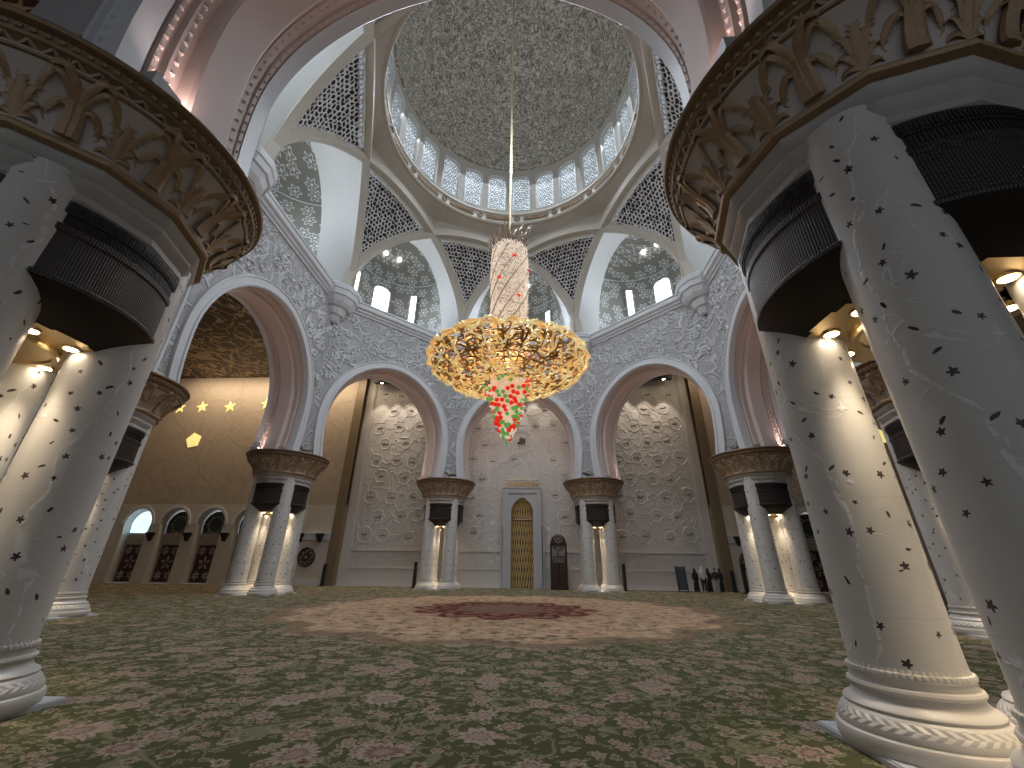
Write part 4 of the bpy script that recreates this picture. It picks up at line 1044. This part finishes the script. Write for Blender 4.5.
for sx in (-1, 1): a_.box(sx*.27-.25, sx*.27+.25, -.06, .03, .05, 2.0); a_.box(sx*.27-.2, sx*.27+.2, -.09, -.06, .2, .9); a_.box(sx*.27-.2, sx*.27+.2, -.09, -.06, 1.05, 1.85)
a_.build('lower_door', WOOD, mb_)
a_ = MB(); a_.box(-.5, .5, .0, .04, 2.05, 3.35); pn = a_.build('inlaid_panel', plain('grey_inlay', (.20,.185,.18), .4, nz=.3, scale=9), mb_)
a_ = MB()
for k in range(9): x = -.48+.12*k; a_.tube([(x, -.02, 2.1), (x, -.02, 2.55)], .02, 4)
a_.tube([(-.5,-.02,2.55), (.5,-.02,2.55)], .03, 4); a_.tube([(-.45,-.02,3.3), (0,-.02,2.95), (.45,-.02,3.3)], .04, 4); a_.ball((-.05,-.02,2.75), .09, 6, 5); a_.build('balustrade', WOOD, pn)
a_ = MB()
for sx in (-1, 1):
    a_.add([(sx*.62-.05, .1, 0), (sx*.62-.05, 1.7, 0), (sx*.62-.05, 1.7, 2.9), (sx*.62-.05, .1, .9), (sx*.62+.05, .1, 0), (sx*.62+.05, 1.7, 0), (sx*.62+.05, 1.7, 2.9), (sx*.62+.05, .1, .9)], [(0,1,2,3),(4,7,6,5),(0,4,5,1),(1,5,6,2),(2,6,7,3),(3,7,4,0)])
a_.build('side_wall', WOOD, mb_)
a_ = MB()
for k in range(8): a_.box(-.57, .57, .15+.19*k, .34+.19*k, 0, .25+.3*k)
a_.build('stair', WOOD, mb_)

# ------------------------------------------------------------------ floor-standing items near the back wall
def speaker(x, y, lab, h=1.75, rz=0):
    e = empty('column_speaker', (x, y, 0), rz); tag(e, lab, 'loudspeaker', 'slim black loudspeakers along the back wall')
    m = MB(); m.box(-.26, .26, -.2, .2, 0, .06); m.box(-.2, .2, -.15, .15, .06, .09); m.build('foot', BLACKP, e)
    m = MB(); vs = []
    for z in (.09, h):
        for x_, y_ in ((-.13,-.09),(-.10,-.13),(.10,-.13),(.13,-.09),(.13,.1),(-.13,.1)): vs.append((x_, y_, z))
    m.add(vs, [tuple(range(6))[::-1], tuple(range(6, 12))]+[(i, (i+1) % 6, 6+(i+1) % 6, 6+i) for i in range(6)]); m.build('cabinet', BLACKP, e)
    m = MB()
    for k in range(6): m.lathe([(.005,0),(.07,.01),(.085,0)], 12, (0,0,0), cap=False)
    m = MB()
    for k in range(6):
        z = .3+k*(h-.45)/6+.05; m.add([(.075*cos(TAU*q/12), -.135, z+.075*sin(TAU*q/12)) for q in range(12)]+[(0,-.12,z)], [(q, (q+1) % 12, 12) for q in range(12)])
    m.build('driver', BLACK, e)
speaker(-17.1, 17.5, 'slim black loudspeaker by the ochre corner right of the left columns')
speaker(-8.8, 16.7, 'slim black loudspeaker just left of the small far left columns', 2.0)
speaker(8.7, 16.9, 'slim black loudspeaker just right of the small far right columns', 2.0)
speaker(17.65, 17.5, 'short dark loudspeaker right of the group of people', 1.55)
speaker(17.6, 15.3, 'tall dark loudspeaker touching the left of the right columns', 2.1)
bo = empty('standing_sign', (13.35, 17.0, 0)); tag(bo, 'dark blue-grey upright sign board left of the group of people', 'sign')
m = MB(); m.box(-.38, .38, -.03, .03, .12, 1.85, lambda x, y, z: (x, y+.1*(z-.9), z)); m.build('board', plain('slate_board', (.045,.06,.07), .4), bo)
m = MB(); m.box(-.40, -.34, -.06, .06, .0, 1.9, lambda x, y, z: (x, y+.1*(z-.9), z)); m.box(.34, .40, -.06, .06, .0, 1.9, lambda x, y, z: (x, y+.1*(z-.9), z)); m.box(-.45, .45, -.25, .15, 0, .05); m.build('frame', BLACKP, bo)

# people: one skinned body each, clothes and hair as children
def skinned(name, verts, edges, radii, mat, parent, sub=2):
    me = bpy.data.meshes.new(name); me.from_pydata(verts, edges, []); o = bpy.data.objects.new(name, me); COL.objects.link(o)
    md = o.modifiers.new('s', 'SKIN'); md.use_smooth_shade = True
    for i, v in enumerate(me.skin_vertices[0].data): v.radius = radii[i] if isinstance(radii[i], tuple) else (radii[i], radii[i]); v.use_root = (i == 0)
    o.modifiers.new('b', 'SUBSURF').levels = sub
    dg = bpy.context.evaluated_depsgraph_get(); dg.update(); m2 = bpy.data.meshes.new_from_object(o.evaluated_get(dg))
    bpy.data.objects.remove(o); bpy.data.meshes.remove(me); m2.name = name; m2.materials.clear(); m2.materials.append(mat)
    r = bpy.data.objects.new(name, m2); COL.objects.link(r); r.parent = parent; return r
SKIN = plain('skin', (.36,.21,.14), .5); HAIRM = plain('black_hair', (.01,.008,.007), .5)
def cloth(n, c): return plain(n, c, .85)
def person(x, y, rz, h, top, legs, lab, robe=False, scarf=None, arm=0.):
    e = empty('person', (x, y, 0), rz); tag(e, lab, 'person', 'visitors standing at the back wall'); k = h/1.72
    V = [(0,0,.95),(0,.01,1.18),(0,.0,1.38),(0,-.005,1.47),(0,-.01,1.56),(0,-.02,1.65),(0,-.012,1.70)]; Rr = [(.15,.11),(.14,.10),(.16,.10),.055,(.072,.085),(.075,.09),.055]
    Ed = [(i, i+1) for i in range(6)]
    V += [(0,-.11,1.60)]; Rr += [.014]; Ed += [(4, 7)]
    for sx in (-1, 1):
        b = len(V); V += [(sx*.09,0,.88),(sx*.10,-.01,.50),(sx*.105,.02,.09),(sx*.115,-.12,.035)]; Rr += [.095,.062,.042,.035]; Ed += [(0,b),(b,b+1),(b+1,b+2),(b+2,b+3)]
        b = len(V); V += [(sx*.19,0,1.38),(sx*.24,.02,1.12),(sx*.235,-.06-arm*.16,.88+arm*.16),(sx*.225,-.10-arm*.20,.80+arm*.18)]; Rr += [.055,.042,.033,(.03,.02)]; Ed += [(2,b),(b,b+1),(b+1,b+2),(b+2,b+3)]
        for f in range(5):
            c = len(V); bx, by, bz = V[b+3]; off = (f-1.5)*.018
            if f == 4: V += [(bx-sx*.02, by-.035, bz+.005), (bx-sx*.03, by-.06, bz-.025)]
            else: V += [(bx, by+off-.01, bz-.05), (bx-sx*.012, by+off-.018, bz-.05-(.035,.042,.038,.028)[f])]
            Rr += [.009,.007]; Ed += [(b+3,c),(c,c+1)]
    V = [(a*k, b_*k, c*k) for a, b_, c in V]; Rr = [tuple(q*k for q in r) if isinstance(r, tuple) else r*k for r in Rr]
    skinned('body', V, Ed, Rr, SKIN, e)
    def sh_(prof, nm, m, n=20, sq=.72):
        mm = MB(); vs = [(r*cos(TAU*j/n)*k, r*sq*sin(TAU*j/n)*k+oy*k, z*k) for r, z, oy in prof for j in range(n)]
        mm.add(vs, [(i*n+j, i*n+(j+1) % n, (i+1)*n+(j+1) % n, (i+1)*n+j) for i in range(len(prof)-1) for j in range(n)]); return mm.build(nm, m, e, True, 80)
    if robe: sh_([(.25,.03,0),(.23,.3,0),(.21,.7,0),(.19,.95,0),(.18,1.1,0),(.215,1.32,0),(.2,1.42,0),(.08,1.49,0)], 'robe', top)
    else:
        sh_([(.19,.86,0),(.185,.95,0),(.175,1.1,0),(.215,1.32,0),(.2,1.42,0),(.075,1.49,0)], 'shirt', top)
        sk = MB()
        for sx in (-1, 1):
            n = 12; pr = [(.12,.98,.07),(.115,.8,.095),(.085,.5,.10),(.075,.08,.105)]
            vs = [((sx*ox+r*cos(TAU*j/n))*k, r*1.0*sin(TAU*j/n)*k, z*k) for r, z, ox in pr for j in range(n)]
            sk.add(vs, [(i*n+j, i*n+(j+1) % n, (i+1)*n+(j+1) % n, (i+1)*n+j) for i in range(3) for j in range(n)])
        sk.build('trousers', legs, e, True, 80)
    sl = MB()
    for sx in (-1, 1): sl.tube([(sx*.17*k,0,1.4*k),(sx*.235*k,.02*k,1.14*k),(sx*.24*k,-.05*k-arm*.13,.92*k+arm*.13)], [.07*k,.06*k,.052*k], 10)
    sl.build('sleeves', top, e, True)
    if scarf: sh_([(.15,1.40,.0),(.125,1.5,.01),(.115,1.6,.012),(.11,1.7,.012),(.07,1.77,.012),(.01,1.785,.012)], 'headscarf', scarf, 16, 1.)
    else:
        hm = MB(); hm.ball((0,.014*k,1.675*k), .105*k, 12, 8, (.9,1.05,.85)); hm.build('hair', HAIRM, e, True)
    fc = MB()
    for sx in (-1, 1): fc.ball((sx*.028*k, -.098*k, 1.625*k), .011*k, 6, 4)
    fc.box(-.022*k, .022*k, -.103*k, -.092*k, 1.555*k, 1.563*k); fc.build('eyes_and_mouth', HAIRM, e)
    er = MB()
    for sx in (-1, 1): er.ball((sx*.083*k, -.01*k, 1.615*k), .028*k, 6, 4, (.4,.7,1))
    er.build('ears', SKIN, e, True)
BLK = cloth('black_cloth', (.012,.012,.014)); CHAR = cloth('charcoal_cloth', (.03,.03,.035)); WHT = cloth('white_cloth', (.52,.52,.53)); GRY = cloth('pale_trousers', (.36,.34,.34)); NAV = cloth('navy_cloth', (.02,.024,.035))
person(14.45, 17.0, .2, 1.68, BLK, BLK, 'person in a long black robe, leftmost of the standing group', True, BLK)
person(15.0, 16.8, -.1, 1.84, WHT, CHAR, 'person in a white shirt and white headscarf with dark trousers', False, WHT, .5)
person(15.55, 17.1, .1, 1.7, BLK, BLK, 'person in black robe and black headscarf, middle of the group', True, BLK)
person(16.0, 16.8, -.3, 1.74, CHAR, GRY, 'person in dark top and pale trousers beside the black-robed ones', False, None, .4)
person(16.45, 17.0, .3, 1.70, NAV, BLK, 'person in navy robe and scarf, rightmost of the standing group', True, NAV)

# ------------------------------------------------------------------ lights
def light(kind, name, loc, energy, col=(1,1,1), size=.1, target=None, spot=None, blend=.5, sy=None):
    l = bpy.data.lights.new(name, kind); l.energy = energy; l.color = col
    if kind == 'AREA': l.size = size; 
    elif kind in ('POINT','SPOT'): l.shadow_soft_size = size
    if kind == 'AREA' and sy: l.shape = 'RECTANGLE'; l.size_y = sy
    if kind == 'SPOT': l.spot_size = rad(spot); l.spot_blend = blend
    o = bpy.data.objects.new(name, l); COL.objects.link(o); o.location = loc
    if target is not None: o.rotation_euler = (Vector(target)-Vector(loc)).to_track_quat('-Z', 'Y').to_euler()
    return o
WARM = (1.,.80,.55)
for nm, (cx, cy) in CC.items():
    for k in range(4):
        v = Matrix.Rotation(k*PI/2, 3, 'Z') @ Vector((0, -.84, 0))
        light('SPOT', 'downlight_lamp', (cx+v.x, cy+v.y, 4.68), E_SPOT, WARM, .1, (cx+v.x, cy+v.y, 0), 64, .9)
    # uplights standing on the capital rims wash the arch reveals
    d = Vector((-cx, -cy, 0)).normalized(); t = Vector((-d.y, d.x, 0))
    for s in (-1, 1):
        p = Vector((cx, cy, 8.6))+t*s*2.2; q = p+t*s*1.5; light('SPOT', 'uplight_lamp', p, E_UP, (1.,.74,.68), .25, (q.x, q.y, 16.5), 120, 1.)
for q in range(3): light('POINT', 'chandelier_lamp', (0, 0, (12.3, 15.5, 19)[q]), (E_CH, E_CH*.2, E_CH*.2)[q], (1.,.80,.52), (1.2,1.3,1.3)[q])
for k, (x0, x1) in enumerate(((-15.5,-9.5),(-4,4.4),(8.2,15.5))):
    for q in range(4): x = lerp(x0+.8, x1-.8, q/3); light('SPOT', 'fascia_spot', (x, 17.75, 19.25), E_QB, (1.,.86,.70), .06, (x, 18.9, 8), 60, .5)
for sx in (-1, 1):
    light('AREA', 'cove_strip', (sx*26, 15.6, 20.2), E_COVE*(1. if sx < 0 else .35), (1.,.78,.52), 20, (sx*26, 18.6, 8), sy=.5)
for nm, deg in FAC.items():
    a = rad(deg); light('AREA', 'apse_daylight', (20.2*cos(a), 20.2*sin(a), 27.2), E_APSE, (.66,.82,1.), 4.2, (0,0,23), sy=3.4)
    light('AREA', 'apse_fill', (17.5*cos(a), 17.5*sin(a), 22.4), E_APSE*.03, (.62,.82,1.), 2.5, (17.6*cos(a), 17.6*sin(a), 33))
for k in range(8):
    a = TAU*(k+.5)/8; l_ = light('AREA', 'drum_daylight', (8.9*cos(a), 8.9*sin(a), 39.), E_DRUM, (.84,.91,1.), 5., (-4*cos(a),-4*sin(a),2), sy=3.); l_.data.spread = rad(100)
    light('AREA', 'dome_fill', (8.6*cos(a), 8.6*sin(a), 39.), E_DOME, (.95,.97,1.), 4., (-5*cos(a),-5*sin(a),46), sy=2.)  # added fill that brightens the dome; no lamp hangs there
w = bpy.data.worlds.new('World'); sc.world = w; w.use_nodes = True
bg = w.node_tree.nodes['Background']; bg.inputs[0].default_value = (.86,.92,1.,1); bg.inputs[1].default_value = E_WORLD

# ------------------------------------------------------------------ camera
cd = bpy.data.cameras.new('camera'); cam = bpy.data.objects.new('camera', cd); COL.objects.link(cam); sc.camera = cam
cd.sensor_fit = 'HORIZONTAL'; cd.sensor_width = 36; cd.lens = 403.8/1024*36; cd.clip_start = .05; cd.clip_end = 300
th, ro, yw = .424, .0115, .061
fw = Vector((-sin(yw)*cos(th), cos(yw)*cos(th), sin(th))); r_ = Vector((cos(yw), sin(yw), 0)); u_ = r_.cross(fw)
r2_ = r_*cos(ro)+u_*sin(ro); u2_ = u_*cos(ro)-r_*sin(ro)
M = Matrix((r2_, u2_, -fw)).transposed().to_4x4(); M.translation = Vector((1.502, -20.497, 1.737)); cam.matrix_world = M
vs_ = sc.view_settings; vs_.view_transform = 'Standard'; vs_.look = 'None'; vs_.gamma = 1; vs_.use_curve_mapping = False; vs_.exposure = EXPO
sc.cycles.use_denoising = True; sc.cycles.max_bounces = 6; sc.cycles.diffuse_bounces = 4; sc.cycles.sample_clamp_indirect = 8
